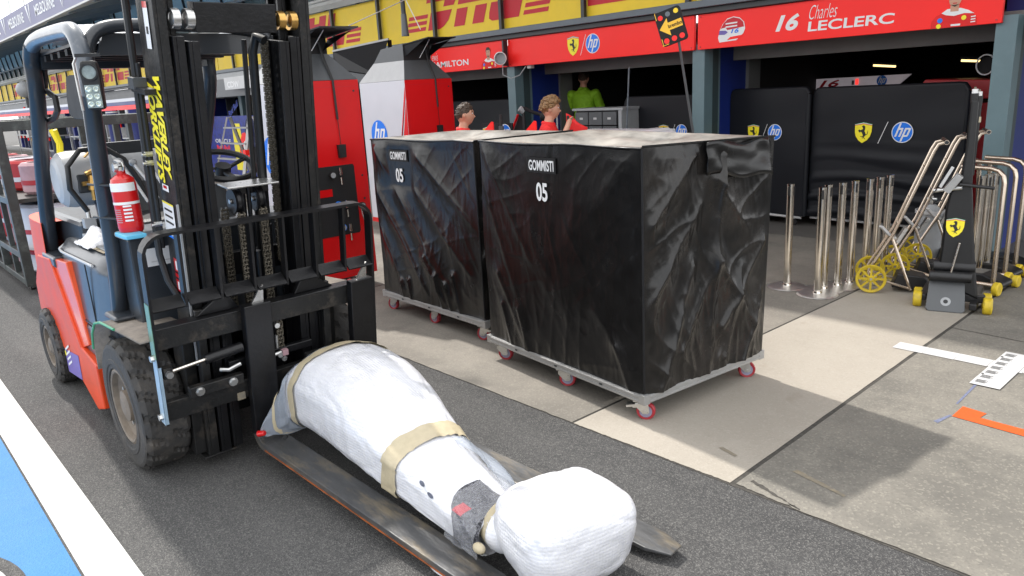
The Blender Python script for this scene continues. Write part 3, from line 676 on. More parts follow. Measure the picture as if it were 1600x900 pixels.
def caster(parent, x, y, z1, ang, brake=False):
    """swivel caster, wheel trailing in direction ang"""
    r = .052; c, s = math.cos(ang), math.sin(ang); P = lambda f, l, z: V((x+c*f-s*l, y+s*f+c*l, z))
    b = MB('steel'); b.bar(P(-.045, 0, z1-.004), P(.045, 0, z1-.004), .09, .008); b.cyl(P(0, 0, z1-.03), P(0, 0, z1-.008), .032, 'steel', n=14)
    for q in (-1, 1):
        fr = Frame(P(0, q*.024, 0), V((c, s, 0)), (0, 0, 1))
        b.prism([(-.034, z1-.02), (.036, z1-.02), (.036, z1-.04), (-.006+.0, r-.012), (-.032, r-.012), (-.042, r)], fr, -.0015, .0015)
    b.cyl(P(-.02, -.03, r), P(-.02, .03, r), .008, n=8)
    if brake: b.bar(P(.03, 0, z1-.035), P(.085, 0, z1-.045), .05, .012, 'steel'); b.bar(P(-.02, 0, z1-.03), P(.05, 0, z1-.04), .06, .02, 'steel')
    o = b.build('caster', parent, smooth=True, local=True)
    ax = V((-s, c, 0))
    b = MB('ped'); b.lathe([(.036, -.016), (.047, -.018), (r, -.010), (r, .010), (.047, .018), (.036, .016)], P(-.02, 0, r), ax, 'ped', 24)
    b.lathe([(0, -.014), (.010, -.019), (.012, -.014), (.036, -.014)], P(-.02, 0, r), ax, 'lilac', 20); b.lathe([(0, .014), (.010, .019), (.012, .014), (.036, .014)], P(-.02, 0, r), ax, 'lilac', 20)
    b.build('wheel', o, smooth=True, local=True)
def cart(label, loc, rz, L, D, H, crf, crs, seed, flare, angs, fa, tx):
    t = thing('covered_trolley', label, 'trolley', loc, rz, 'covered tyre trolleys')
    z0, z1 = .175, .125
    b = MB('vinyl'); cover(b, L, D, z0-.004, H, crf, crs, seed, flare, fa, tx=tx); b.build('cover', t, smooth=True, local=True, angle=70, weld=True)
    # piped seams at the visible corner
    b = MB('vinyl'); b.tube([(.004, -.004, z0+.02+(H-z0-.03)*i/12) for i in range(13)], .006, 'matte', 6)
    b.tube([(-L*(1-i/12), -.004, H+.002-.010*abs(math.sin(i/12*5+seed))) for i in range(13)], .006, 'vinyl', 6)
    b.tube([(.004+flare*i/10, D*i/10, H+.002-.025*(i/10)*(1 if flare > .02 else 0)) for i in range(11)], .006, 'vinyl', 6); b.build('seam', t, smooth=True, local=True)
    b = MB('alu')
    for (a, c) in (((-L, 0), (0, 0)), ((-L, D), (0, D)), ((-L, 0), (-L, D)), ((0, 0), (0, D)), ((-L/2, .03), (-L/2, D-.03))):
        a = V((*a, 0)); c = V((*c, 0)); d = (c-a).normalized(); n = V((d.y, -d.x, 0))
        a0 = a+d*.022; c0 = c-d*.022
        b.bar(a0+V((0, 0, .15)), c0+V((0, 0, .15)), .04, .046)
        for q in (-1, 1): b.bar(a0+n*(.021*q)+V((0, 0, .163)), c0+n*(.021*q)+V((0, 0, .163)), .006, .012, 'alu'); b.bar(a0+n*(.021*q)+V((0, 0, .137)), c0+n*(.021*q)+V((0, 0, .137)), .006, .012, 'alu')
    for x in (-L, 0):
        for y in (0, D): b.box((x-.022, y-.022, .122), (x+.022, y+.022, .176), 'alu')
    for x in (-L*.22, -L*.5, -L*.78):
        b.box((x-.012, -.0255, .144), (x+.012, -.024, .156), 'mull')
    b.build('frame', t, local=True, bevel=.002)
    k = 0
    for x in (-L+.07, -L/2, -.06):
        for y in (.045, D-.07): caster(t, x, y, z1, angs[k % len(angs)], brake=(x > -.1)); k += 1
    fr = Frame((0, 0, 0), (1, 0, 0), (0, 0, 1))
    off = .008
    b = MB('white'); b.flat([(tx-.02, H-.27+.10), (tx+.25, H-.27+.10), (tx+.25, H-.27+.19), (tx-.02, H-.27+.19)], fr, off, 'matte')
    b.text('GOMMISTI', fr, tx, H-.27+.113, .232, .062, off+.002, 'white', .022)
    b.build('name_patch', t, local=True)
    b = MB('white'); b.text('05', fr, tx+.062, H-.335, .105, .11, off+.002, 'white', .028); b.build('number', t, local=True)
    return t
cr1 = [(.0, 1., .35, .45, .016, .06), (.02, .8, .3, .1, .012, .05), (.1, .35, .3, .0, .018, .05), (.75, .30, 1., .02, .014, .08), (.35, .6, .62, .15, .008, .09), (.9, .9, .6, .6, .006, .08), (.12, .2, .2, -.05, .02, .035), (.24, .2, .33, -.05, .014, .03), (.86, .18, .95, -.05, .014, .04)]
cs1 = [(.05, .7, .35, .95, .03, .05), (.0, .35, .4, .75, .035, .055), (.55, .95, .48, .0, .05, .035), (.25, .15, .55, .5, .03, .06), (.55, .5, .9, .15, .04, .06), (.6, .2, .95, .55, .03, .05), (.62, .05, .75, .45, .035, .035), (.8, .0, .95, .3, .03, .04), (.1, .0, .25, .3, .03, .05), (.5, .85, .8, .62, .025, .05), (.35, .5, .15, .1, .022, .05)]
t1 = cart('nearer black covered trolley with its corner and right side in full view', (-2.34, 2.98, 0), R(-6), 1.445, 1.0, 1.49, cr1, cs1, 3.1, .055, (R(212), R(190), R(222), R(200), R(217), R(228)), .014, -.915)
# loose folded flap at the upper right of the side
b = MB('vinyl')
b.grid(lambda u, v: V((.062+.012*noise.noise(V((u*4, v*3, 2)))+.03*v*u, .42+.53*u, 1.478-.02*u-(.17+.035*u)*v+.012*math.sin(u*9))), 24, 10, 'vinyl')
b.build('flap', t1, smooth=True, local=True, solid=.006)
cr2 = [(.05, .95, .75, .05, .03, .07), (.25, .9, .9, .25, .026, .06), (.0, .75, .5, .05, .03, .055), (.5, .9, 1., .5, .024, .06), (.02, .45, .25, .05, .025, .05), (.5, .3, .66, .03, .04, .05), (.75, .22, .8, -.05, .03, .025), (.68, .16, .72, -.05, .03, .02), (.6, .2, .64, -.03, .03, .02), (.3, .12, .33, -.05, .022, .018), (.22, .1, .25, -.05, .022, .018)]
cart('farther black covered trolley half hidden behind the nearer one', (-4.05, 3.31, 0), R(-2), 1.40, .95, 1.47, cr2, cs1, 8.4, .01, (R(20), R(5), R(10), R(15)), .03, -1.10)

# ------------------------------------------------------------------ wrapped parcel on the forks
def bubble(name, alpha, col=(.64, .645, .675)):
    m = mat(name, col, .28, 0, .03, 4, coat=.5); n, l, b = nodes(m)
    tc = n.new('ShaderNodeTexCoord'); vo = n.new('ShaderNodeTexVoronoi'); vo.inputs['Scale'].default_value = 72; vo.inputs['Randomness'].default_value = .25
    l.new(tc.outputs['Object'], vo.inputs['Vector'])
    z = n.new('ShaderNodeTexNoise'); z.inputs['Scale'].default_value = 7; z.inputs['Detail'].default_value = 4; z.inputs['Distortion'].default_value = 1.5; l.new(tc.outputs['Object'], z.inputs['Vector'])
    b1 = n.new('ShaderNodeBump'); b1.inputs['Strength'].default_value = .12; b1.inputs['Distance'].default_value = .02; l.new(z.outputs['Fac'], b1.inputs['Height'])
    b2 = n.new('ShaderNodeBump'); b2.invert = True; b2.inputs['Strength'].default_value = .55; b2.inputs['Distance'].default_value = .004; l.new(vo.outputs['Distance'], b2.inputs['Height'])
    l.new(b1.outputs[0], b2.inputs['Normal']); l.new(b2.outputs[0], b.inputs['Normal'])
    b.inputs['Subsurface Weight'].default_value = .25; b.inputs['Subsurface Radius'].default_value = (.02, .02, .025)
    if alpha < 1:
        b.inputs['Alpha'].default_value = alpha
    return m
K['wrap'] = bubble('bubble_wrap', 1); K['wrapclear'] = bubble('clear_bubble_wrap', .52, (.36, .40, .46)); K['wrapveil'] = bubble('thin_bubble_wrap', .26, (.47, .48, .51))
K['tape'] = mat('cream_tape', (.43, .37, .25), .38, 0, .08, 30, .15, 60)
K['navyspot'] = mat('dark_spot', (.10, .11, .15), .6, 0, .2, 30)
K['mesh'] = mat('dark_mesh', (.02, .02, .026), .6, 0, .7, 90, dirt_or_reflection=((.42, .42, .46), .42, 85))
SEC = [(-3.47, 1.58, .12, .24, .40), (-3.43, 1.655, .20, .205, .515), (-3.33, 1.73, .262, .185, .575), (-3.14, 1.75, .275, .17, .555), (-2.92, 1.735, .262, .15, .51), (-2.70, 1.71, .232, .135, .445), (-2.48, 1.68, .195, .12, .37), (-2.30, 1.66, .168, .105, .31), (-2.10, 1.65, .157, .09, .265), (-1.97, 1.655, .15, .08, .25)]
def spl(T, t):
    f = t*(len(T)-1); i = min(int(f), len(T)-2); f -= i
    p = [T[max(0, i-1)], T[i], T[i+1], T[min(len(T)-1, i+2)]]
    return [.5*(2*p[1][k]+(p[2][k]-p[0][k])*f+(2*p[0][k]-5*p[1][k]+4*p[2][k]-p[3][k])*f*f+(3*p[1][k]-p[0][k]-3*p[2][k]+p[3][k])*f**3) for k in range(5)]
def pt(T, u, ang, off=0, wr=.0065, ex=2.5, skew=0):
    x, y, w, z0, z1 = spl(T, max(0, min(1, u))); c, s = math.cos(ang), math.sin(ang)
    e = ex if s > 0 else ex+2.5
    k = lambda q: math.copysign(abs(q)**(2/e), q)
    hz = (z1-z0)/2; d = V((0, k(c)*w, k(s)*hz)); W = noise.noise(V((u*3, c, s)))
    nz = noise.noise(V((u*5, c*1.5, s*1.5)))*wr-wr*.7*ridge(V((u*4+c*1.2+W, c*2.2-u*3, s*2.2)), 3)-wr*.32*ridge(V((u*9-c*2, c*3+W, s*3+u*4)), 3)+wr*.35*noise.noise(V((u*30, c*5, s*5)))
    return V((x+skew*d.y, y, (z0+z1)/2))+d*(1+(off+nz)/max(.06, d.length))
HC, HR = V((-1.745, 1.728, .215)), V((.228, .242, .180))
def head(u, v, off=0):
    """box-like wrapped end: rounded block with pinched folds"""
    a = 2*math.pi*u; th = math.pi*v; e = .56
    k = lambda q: math.copysign(abs(q)**e, q) if abs(q) > 1e-6 else 0.
    d = V((k(math.cos(a))*k(math.sin(th)), k(math.sin(a))*k(math.sin(th)), k(math.cos(th))))
    d.z *= 1-.16*max(0, -d.x)**2; tp = 1-.16*max(0, -d.z); d.x *= tp; d.y *= tp*(1-.14*max(0, -d.x))
    n = d.normalized(); q = d*2
    dis = .010*noise.noise(q*.8)-.005*ridge(q*.9+V((3, 1, 0)), 3)-.0025*ridge(q*1.7+V((0, 5, 2)), 3)+.0012*noise.noise(q*6)-.02*math.exp(-((d.x+.72)/.09)**2)
    p = V((d.x*HR.x, d.y*HR.y, d.z*HR.z))+n*(dis+off); c, s = math.cos(R(-10)), math.sin(R(-10))
    return HC+V((p.x*c-p.y*s, p.x*s+p.y*c, p.z))
par = thing('wrapped_parcel', 'long white bubble wrapped object taped up and lying across the forks', 'parcel', (-2.4, 1.68, .1))
b = MB('wrap'); b.grid(lambda u, v: pt(SEC, v, 2*math.pi*u), 110, 200, 'wrap', closeu=True); b.build('wrap', par, smooth=True, angle=80)
b = MB('wrap'); b.ball((-1.93, 1.665, .185), (.10, .150, .105), 'wrap', 24, 16); b.build('wrap', par, smooth=True)
b = MB('wrap'); b.grid(head, 130, 90, 'wrap', closeu=True); b.build('wrap', par, smooth=True, angle=80)
# clear tail sheet towards the fork heel, with its red and black plugs
b = MB('wrapclear')
def tail(u, v):
    a = 2*math.pi*u; e = pt(SEC, .16, a, .012); p = V((-3.455, 1.335, .195)); c = V((-3.25, 1.67, .33))
    k = .06+.94*v**.85; q = p.lerp(c, v)+(e-c)*k
    return q+V((0, 0, 1))*(.016*math.sin(u*37+v*5)*v*(1-.5*v))+V((.012*noise.noise(V((u*8, v*6, 1))), .02*noise.noise(V((u*9, v*5, 4)))*v, -.02*math.sin(math.pi*v)))
b.grid(tail, 60, 30, 'wrapclear', closeu=True); b.build('loose_wrap', par, smooth=True, angle=80)
b = MB('tape')
b.grid(lambda u, v: tail((.80-.42*v) % 1, .50+.10*u+.14*v)+V((0, -.006, .004)), 6, 14, 'tape'); b.build('tape', par, smooth=True)
b = MB('red'); b.cyl((-3.475, 1.315, .192), (-3.44, 1.335, .20), .017, 'red', .013, 12); b.build('plug', par, smooth=True, bevel=.003)
b = MB('horse'); b.cyl((-3.31, 1.385, .205), (-3.30, 1.375, .205), .011, 'horse', n=12); b.build('plug', par, smooth=True)
def band(T, u0, u1, a0, a1, slant, name='tape', m='tape', off=.011, nu=6, nv=60, ex=2.5, wr=.012, sk=0):
    b = MB(m); b.grid(lambda p, q: pt(T, u0+(u1-u0)*p+slant*(q-.5), a0+(a1-a0)*q, off, wr, ex, sk), nu, nv, m); return b.build(name, par, smooth=True, angle=80)
band(SEC, .205, .245, R(-35), R(235), -.06)
band(SEC, .635, .685, R(-50), R(235), -.07)
b = MB('tape'); b.grid(lambda u, v: V((-1.985+.04*v, 1.665+(.136+.012*v)*math.cos(2*math.pi*u), .185+(.096+.008*v)*math.sin(2*math.pi*u))), 60, 4, 'tape', closeu=True); b.build('tape', par, smooth=True, angle=80)
b = MB('tape'); b.ball((-1.93, 1.475, .17), (.03, .02, .02), 'tape'); b.build('tape_end', par, smooth=True)
# what shows through the thin wrap at the neck: two holes and a dark mesh with a red badge
for (u, a) in ((.765, 150), (.80, 158)):
    b = MB('navyspot'); b.grid(lambda p, q: pt(SEC, u+.0105*p*math.cos(2*math.pi*q), R(a)+.085*p*math.sin(2*math.pi*q), .003), 6, 24, 'navyspot'); b.build('hole', par, smooth=True, angle=80)
def pmesh(p, q): return pt(SEC, .855+.13*p+.02*(1-q)+.012*math.sin(q*6), R(208)-R(125)*q, .0032)
b = MB('mesh'); b.grid(pmesh, 16, 30, 'mesh'); b.build('dark_mesh', par, smooth=True, angle=80)
b = MB('bred'); b.grid(lambda p, q: pt(SEC, .872+.035*p+.012*q, R(150)-R(26)*q, .005), 8, 12, 'bred'); b.build('badge', par, smooth=True, angle=80)
b = MB('wrapveil'); b.grid(lambda p, q: pt(SEC, .86+.13*p, R(215)-R(175)*q, .012+.012*math.sin(q*14+p*5)**2), 20, 60, 'wrapveil'); b.build('loose_wrap', par, smooth=True, angle=80)
# loose ends: ruffle standing up behind the neck tape, lobe hanging below the near fork
b = MB('wrapclear'); b.grid(lambda p, q: pt(SEC, .70+.24*p, R(72)-R(62)*q, .010+.040*math.sin(math.pi*p)*abs(math.sin(q*5+p*3))), 30, 24, 'wrapclear'); b.build('loose_wrap', par, smooth=True, angle=80)
b = MB('wrap'); b.grid(lambda u, v: V((-2.30+.42*v, 1.46-.075*math.sin(math.pi*v)*math.cos(2*math.pi*u), .034+.030*math.sin(2*math.pi*u)*math.sin(math.pi*v)**.6+.005*noise.noise(V((u*4, v*6, 0))))), 24, 30, 'wrap', closeu=True); b.build('wrap', par, smooth=True, angle=80)
# ------------------------------------------------------------------ forklift
YC = 1.47
fl = thing('forklift', 'orange and slate blue forklift with a tall black mast, parked with its forks low', 'forklift', (-4.9, YC, 0))
def arc(c, r, a0, a1, n, f):
    return [f(c[0]+r*math.cos(R(a0+(a1-a0)*i/n)), c[1]+r*math.sin(R(a0+(a1-a0)*i/n))) for i in range(n+1)]
def wheel(x, y0, y1, r, rimr, side, nlug, steer=0):
    """side=-1: outer face towards the road"""
    o = y0 if side < 0 else y1; i = y1 if side < 0 else y0; w = abs(y1-y0)
    b = MB('rubber'); N = nlug*10
    def tread(u, v):
        a = 2*math.pi*u; yy = -1+2*v; sh = .55*abs(yy)**1.2*math.copysign(1, yy)*.9
        ph = (u*nlug+sh*.9+(.5 if yy > 0 else 0)) % 1
        g = 1 if ph < .70 else 0
        edge = abs(yy); dep = .017*(1-g)*min(1, max(0, edge-.12)*6)
        rr = r-dep-.022*max(0, edge-.82)/.18*edge
        y = (o+i)/2+yy*w/2*(.98)
        return V((x+rr*math.cos(a), y, r+rr*math.sin(a)))
    b.grid(lambda u, v: tread(u, v), N, 19, 'rubber', closeu=True)
    ax = V((0, -1 if side < 0 else 1, 0)); c = V((x, o, r))
    for ax_, c_ in ((ax, V((x, o, r))), (-ax, V((x, i, r)))):
        b.lathe([(r-.020, -.003), (r-.035, .002), (rimr+.055, .004), (rimr+.05, .008), (rimr+.028, .008), (rimr+.022, .003), (rimr+.004, .002), (rimr, -.008)], c_, ax_, 'rubber', 48)
    t = b.build('wheel', fl, smooth=True, angle=30)
    b = MB('rim'); b.lathe([(rimr, -.006), (rimr-.012, .0), (rimr-.022, -.004), (rimr-.03, -.03), (rimr*.62, -.06), (rimr*.55, -.05), (rimr*.42, -.048), (rimr*.40, -.01), (rimr*.22, .0), (0, .0)], c, ax, 'rim', 40)
    for k in range(8):
        a = 2*math.pi*k/8; p = c+V((math.cos(a)*rimr*.5, 0, math.sin(a)*rimr*.5)); b.cyl(p-ax*.055, p-ax*.03, .011, 'steel', n=6)
    b.build('rim', t, smooth=True)
FW = -4.0; RW = -5.80
wheel(FW, .85, 1.07, .345, .20, -1, 18); wheel(FW, 2*YC-1.07, 2*YC-.85, .345, .20, 1, 18)
wheel(RW, .86, 1.03, .265, .15, -1, 16); wheel(RW, 2*YC-1.03, 2*YC-.86, .265, .15, 1, 16)
mir = lambda y: 2*YC-y
FS = Frame((0, 0, 0), (1, 0, 0), (0, 0, 1))          # side profiles: u = X, v = Z, w = -Y
XZ = lambda px, Y: [(lambda p: (p.x, p.z))(at(x, y, Y=Y)) for x, y in px]

# counterweight at the rear
def cwf(u, v):
    a = R(-100+200*u)                                   # round plan outline
    z = .34+.80*v; tz = 1-.16*max(0, v-.5)**1.3-.05*(1-v)
    x = -5.52-.80*tz*max(0, math.cos(a))**.55; y = YC+.565*math.copysign(abs(math.sin(a))**.35, math.sin(a))*(1-.06*max(0, v-.6))
    return V((x, y, z))
b = MB('orange'); b.grid(cwf, 40, 14, 'orange'); b.poly([cwf(i/39, 1) for i in range(40)], 'orange'); b.build('counterweight', fl, smooth=True, angle=35, bevel=.02)
# side frames
b = MB('orange'); pf = XZ([(58, 398), (76, 404), (100, 470), (126, 543), (150, 572), (164, 640), (154, 640), (110, 560), (64, 482), (56, 440)], .90)
for y in (.90, mir(.90)-.05): b.prism(pf, FS, -y-.05, -y, 'orange')
b.split('side_frame', fl, bevel=.008)
b = MB('orange2'); pl = XZ([(76, 402), (102, 410), (120, 470), (139, 540), (124, 545), (98, 470)], .915)
for y in (.915, mir(.915)-.04): b.prism(pl, FS, -y-.04, -y, 'orange2')
b.split('step_ledge', fl, bevel=.006)
b = MB('purple'); q = XZ([(101, 545), (122, 556), (129, 594), (108, 580)], .897); b.flat(q, FS, -.8975, 'purple')
f2 = Frame((q[3][0], .8965, q[3][1]), (1, 0, .42), (-.05, 0, 1)); 
for k in range(4): b.flat([(.06, .03+.035*k), (.2, .03+.035*k), (.2, .045+.035*k), (.06, .045+.035*k)], f2, .0015, 'white')
b.disc(f2, .05, .12, .02, .002, 'yl', 12); b.build('decal', fl)
# engine hood / body in slate blue
b = MB('slate')
def hoodf(u, v):
    a = u; P = [(-5.42, .99), (-5.36, .955), (-5.2, .935), (-4.9, .935), (-4.45, .935), (-4.28, .95), (-4.24, 1.02), (-4.24, 1.92), (-4.28, 1.99), (-4.45, 2.005), (-4.9, 2.005), (-5.36, 1.985), (-5.42, 1.95)]
    return P
P = hoodf(0, 0)
lv = [(.62, 1.), (.66, 1.), (.80, .99), (.95, .975), (1.0, .96), (1.045, .90), (1.06, .80)]
for (z0, s0), (z1, s1) in zip(lv[:-1], lv[1:]):
    n = len(P); sc_ = lambda p, s, z: V((-4.83+(p[0]+4.83)*(s if s > .93 else .5+.5*s), YC+(p[1]-YC)*s, z))
    b.add([sc_(p, s0, z0) for p in P]+[sc_(p, s1, z1) for p in P], [(k, (k+1) % n, n+(k+1) % n, n+k) for k in range(n)], 'slate')
b.poly([sc_(p, lv[-1][1], lv[-1][0]) for p in P], 'slate')
b.build('engine_hood', fl, smooth=True, angle=50, weld=True)
b = MB('slate'); b.box((-6.05, 1.04, .98), (-5.05, 1.90, 1.175), 'slate'); b.build('hood_step', fl, bevel=.03)
b = MB('grey'); b.tube([(-5.36, .965, .985), (-5.2, .945, .99), (-4.9, .945, .993), (-4.5, .945, .995)], .008, 'ltgrey', 6); b.tube([(-5.36, .965, .985), (-5.40, 1.05, 1.03), (-5.38, 1.15, 1.06)], .012, 'ltgrey', 6); b.build('hood_trim', fl, smooth=True)
b = MB('slate'); b.box((-5.25, .93, .40), (-4.22, 2.01, .60), 'slate'); b.prism([(-4.30, .42), (-4.30, .70), (-3.9, .70), (-3.9, .62), (-4.22, .42)], FS, -2.0, -.96, 'slate'); b.build('lower_body', fl, bevel=.02)
b = MB('slate'); b.box((-4.10, .99, .70), (-3.90, 1.95, 1.20), 'slate'); b.box((-4.13, .97, 1.20), (-3.88, 1.97, 1.23), 'grey'); b.build('dashboard', fl, bevel=.012)
b = MB('mull'); b.box((-5.2, .95, .25), (-3.9, 1.99, .45), 'matte'); b.box((-5.9, 1.1, .15), (-5.5, 1.85, .45), 'matte'); b.cyl((RW, .95, .26), (RW, 1.99, .26), .05, 'matte'); b.cyl((FW, .95, .34), (FW, 1.99, .34), .11, 'matte'); b.split('chassis', fl)
b = MB('mull')
for x in (-4.62,): b.box((x-.004, .9305, .62), (x+.004, .937, .99), 'mull')
b.box((-5.2, .9305, .612), (-4.25, .937, .622), 'mull'); b.box((-4.60, .966, .42), (-4.594, .972, .60), 'mull'); b.split('panel_gap', fl)
b = MB('slate'); b.box((-4.95, 1.02, 1.058), (-4.35, 1.9, 1.075), 'slate'); b.build('hood_lid', fl, bevel=.012)
# hood side lettering and stickers
b = MB('white'); fr = Frame((-5.235, .936, .72), (.25, 0, .97), (-.97, 0, .25)); b.text('25', fr, .03, -.06, .13, .085, .004, 'white', .03, .2); 
b.build('lettering', fl)
b = MB('white'); fr = SIDE(-3.898, 1.0, .95); b.flat([(.06, .10), (.24, .10), (.24, .19), (.06, .19)], fr, .002, 'white'); b.flat([(.08, .12), (.2, .12), (.2, .125), (.08, .125)], fr, .003, 'ltgrey'); b.disc(fr, .03, -.02, .014, .003, 'white', 12); b.split('sticker', fl)
b = MB('yl'); b.flat([(-4.75, 1.0), (-4.45, 1.0), (-4.45, 1.16), (-4.75, 1.16)], Frame((0, 0, 1.0605), (1, 0, 0), (0, 1, 0)), .002, 'ochre'); b.flat([(-4.72, 1.02), (-4.6, 1.02), (-4.6, 1.12), (-4.72, 1.12)], Frame((0, 0, 1.0605), (1, 0, 0), (0, 1, 0)), .004, 'yl'); b.split('sticker', fl)
# front fenders with worn green edge
for s in (0, 1):
    f = (lambda y: y) if not s else mir
    prof = [(-4.44, .44), (-4.43, .56), (-4.38, .66), (-4.28, .735), (-4.15, .765), (-3.50, .80)]
    b = MB('fender')
    for (x0, z0), (x1, z1) in zip(prof[:-1], prof[1:]):
        b.poly([(x0, f(.86), z0), (x0, f(1.12), z0), (x1, f(1.12), z1), (x1, f(.86), z1)], 'fender')
    o = b.build('fender', fl, smooth=True, solid=.012, weld=True)
    if not s:
        b = MB('greenedge'); b.tube([(x, .856, z) for x, z in prof[1:5]]+[(-3.9, .856, .778)], .007, 'greenedge', 6); b.build('worn_edge', o, smooth=True)
# seat, gas tank with valve and hoses
b = MB('seat'); b.box((-5.02, 1.2, 1.08), (-4.5, 1.74, 1.2)); b.build('seat', fl, bevel=.04)
def sb(u, v):
    a = 2*math.pi*u; k = lambda q, e: math.copysign(abs(q)**e, q)
    return V((-5.0-.14*v+.075*k(math.cos(a), .5)*(1-.35*max(0, v-.8)/.2), 1.47+.33*k(math.sin(a), .4)*(1-.05*v), 1.12+.50*v))
b = MB('seat'); b.grid(sb, 40, 14, 'seat', closeu=True); b.poly([sb(i/40, 1) for i in range(40)], 'seat'); b.build('backrest', fl, smooth=True, angle=60, bevel=.03)
tk = V((-5.16, 0, 1.42))
b = MB('tank'); b.lathe([(0, .0), (.10, .0), (.135, .01), (.16, .035), (.168, .08), (.168, .62), (.150, .69), (.09, .73), (0, .74)], tk+V((0, .98, 0)), (0, 1, 0), 'tank', 36)
for y in (1.30, 1.55): b.lathe([(.169, -.02), (.176, -.02), (.176, .02), (.169, .02)], tk+V((0, y, 0)), (0, 1, 0), 'ltgrey', 36)
gt = b.build('gas_tank', fl, smooth=True)
fr = Frame(tk+V((.13, 1.10, .105)), (.0, 1, 0), (-.62, 0, .78))
b = MB('matte'); fr = Frame(tk+V((.1685, 1.06, -.075)), (0, 1, 0), (0, 0, 1)); b.prism([(0, 0), (.17, 0), (.17, .11), (0, .11)], fr, -.07, .004, 'mull'); b.build('valve_window', gt, bevel=.01)
b = MB('brass'); p = tk+V((.185, 1.13, -.06)); b.cyl(p, p+V((0, .01, .085)), .022, 'brass', n=8); b.cyl(p+V((0, 0, -.06)), p, .013, 'brass', n=8); b.cyl(p+V((0, -.05, .04)), p+V((0, .04, .04)), .014, 'brass', n=8); b.cyl(p+V((0, -.02, .09)), p+V((0, .03, .11)), .018, 'brass', n=8); b.build('valve', gt, smooth=True)
b = MB('hose'); b.tube([p+V((0, -.05, -.12)), p+V((.01, -.12, .02)), p+V((.01, -.11, .15)), p+V((.0, -.03, .235)), p+V((0, .10, .24)), p+V((0, .20, .16)), p+V((0, .26, .03)), p+V((0, .30, -.1))], .016, 'hose', 10)
b.tube([p+V((0, .03, -.09)), p+V((.02, .10, -.11)), p+V((.04, .17, -.16)), p+V((.06, .26, -.28))], .014, 'hose', 8)
b.tube([p+V((0, .03, -.09)), p+V((.01, .065, -.10))], .019, 'ltgrey', 8); b.tube([p+V((.02, .10, -.11)), p+V((.03, .14, -.135))], .0165, 'ltgrey', 8); b.build('gas_hose', gt, smooth=True)
b = MB('steel'); b.cyl(p+V((0, -.05, -.28)), p+V((0, -.05, -.10)), .013, 'steel', n=8); b.box(p+V((-.03, -.085, -.22)), p+V((.03, -.02, -.16)), 'grey'); b.box(p+V((-.02, -.10, -.30)), p+V((.04, .02, -.25)), 'grey'); b.cyl(p+V((0, -.02, -.275)), p+V((0, .32, -.285)), .028, 'slate'); b.build('regulator', gt, smooth=True, bevel=.003)
b = MB('yl'); b.bar(p+V((-.07, .02, .235)), p+V((-.04, .05, .20)), .02, .008, 'brass'); b.bar(p+V((-.07, .06, .24)), p+V((-.05, .0, .19)), .015, .008, 'brass'); b.build('strap_buckle', gt)
# control levers
b = MB('ltgrey')
for i in range(3):
    a = at(186+22*i, 253+1*i, X=-4.15); c = at(232+15*i, 316-7*i, X=-3.93)
    b.tube([a+V((0, 0, -.006)), a*.5+c*.5+V((0, 0, .012)), c], .007, 'ltgrey', 8); b.ball(a, .02, 'grey'); 
b.split('lever', fl, smooth=True)
# steering wheel and column
c0 = V((-3.93, 1.52, 1.50)); ax = V((.42, 0, .9)).normalized(); e1 = V((0, 1, 0)); e2 = ax.cross(e1)
b = MB('plastic'); b.tube([c0+e1*(.155*math.cos(2*math.pi*k/28))+e2*(.155*math.sin(2*math.pi*k/28)) for k in range(28)], .016, 'plastic', 8, closed=True)
for a in (20, 160, 270): b.bar(c0-ax*.03, c0+e1*(.15*math.cos(R(a)))+e2*(.15*math.sin(R(a))), .03, .012, 'plastic')
b.cyl(c0-ax*.05, c0+ax*.0, .04, 'plastic'); b.build('steering_wheel', fl, smooth=True)
b = MB('grey'); b.prism([(-.07, 0), (.10, 0), (.07, .26), (-.02, .26)], Frame((-3.90, 1.46, 1.16), (0, 1, 0), (-.25, 0, .97)), -.12, 0, 'cabgrey'); b.build('steering_column', fl, bevel=.02)
# overhead guard
near = [(83, 402), (74, 340), (67, 270), (58, 150), (50, 98), (50, 72), (62, 60), (104, 48), (116, 53), (125, 74), (134, 110), (141, 150), (152, 230), (171, 350), (183, 430), (190, 508)]
pn = [at(x, y, Y=.965) for x, y in near]
FYO = 1.955-.965
for nm, dy in (('guard_frame', 0), ('guard_frame', FYO)):
    b = MB('slate')
    b.tube(smooth_path([p+V((0, dy, 0)) for p in pn[:6]]), .044, 'slate', 10, sx=.8, sy=1.0)
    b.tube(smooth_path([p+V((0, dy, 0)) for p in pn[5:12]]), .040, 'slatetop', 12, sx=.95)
    b.tube(smooth_path([p+V((0, dy, 0)) for p in pn[11:]]), .040, 'slate', 12, sx=.95, sy=1.0); b.build(nm, fl, smooth=True, angle=60)
b = MB('slate')
for y in (.965, 1.955): b.box((-5.62, y-.06, .88), (-5.28, y+.06, .95), 'slate'); b.box((-4.22, y-.07, .775), (-4.02, y+.07, .80), 'slate')
b.split('guard_foot', fl, bevel=.015)
hd = [(-3.99, .985, 1.93), (-3.99, .995, 2.06), (-3.985, 1.03, 2.145), (-3.98, 1.10, 2.185), (-3.98, 1.25, 2.195), (-3.98, 1.46, 2.195), (-3.98, 1.67, 2.19), (-3.98, 1.82, 2.17), (-3.985, 1.89, 2.13), (-3.99, 1.925, 2.05), (-3.99, 1.935, 1.93)]
b = MB('slate'); b.tube(smooth_path(hd), .030, 'slate', 10); b.build('header', fl, smooth=True)
b = MB('slate'); b.prism([(1.04, 2.06), (1.08, 2.16), (1.84, 2.16), (1.88, 2.06)], Frame((-4.0, 0, 0), (0, 1, 0), (0, 0, 1)), -.03, 0, 'slate'); b.build('visor', fl)
b = MB('plastic')
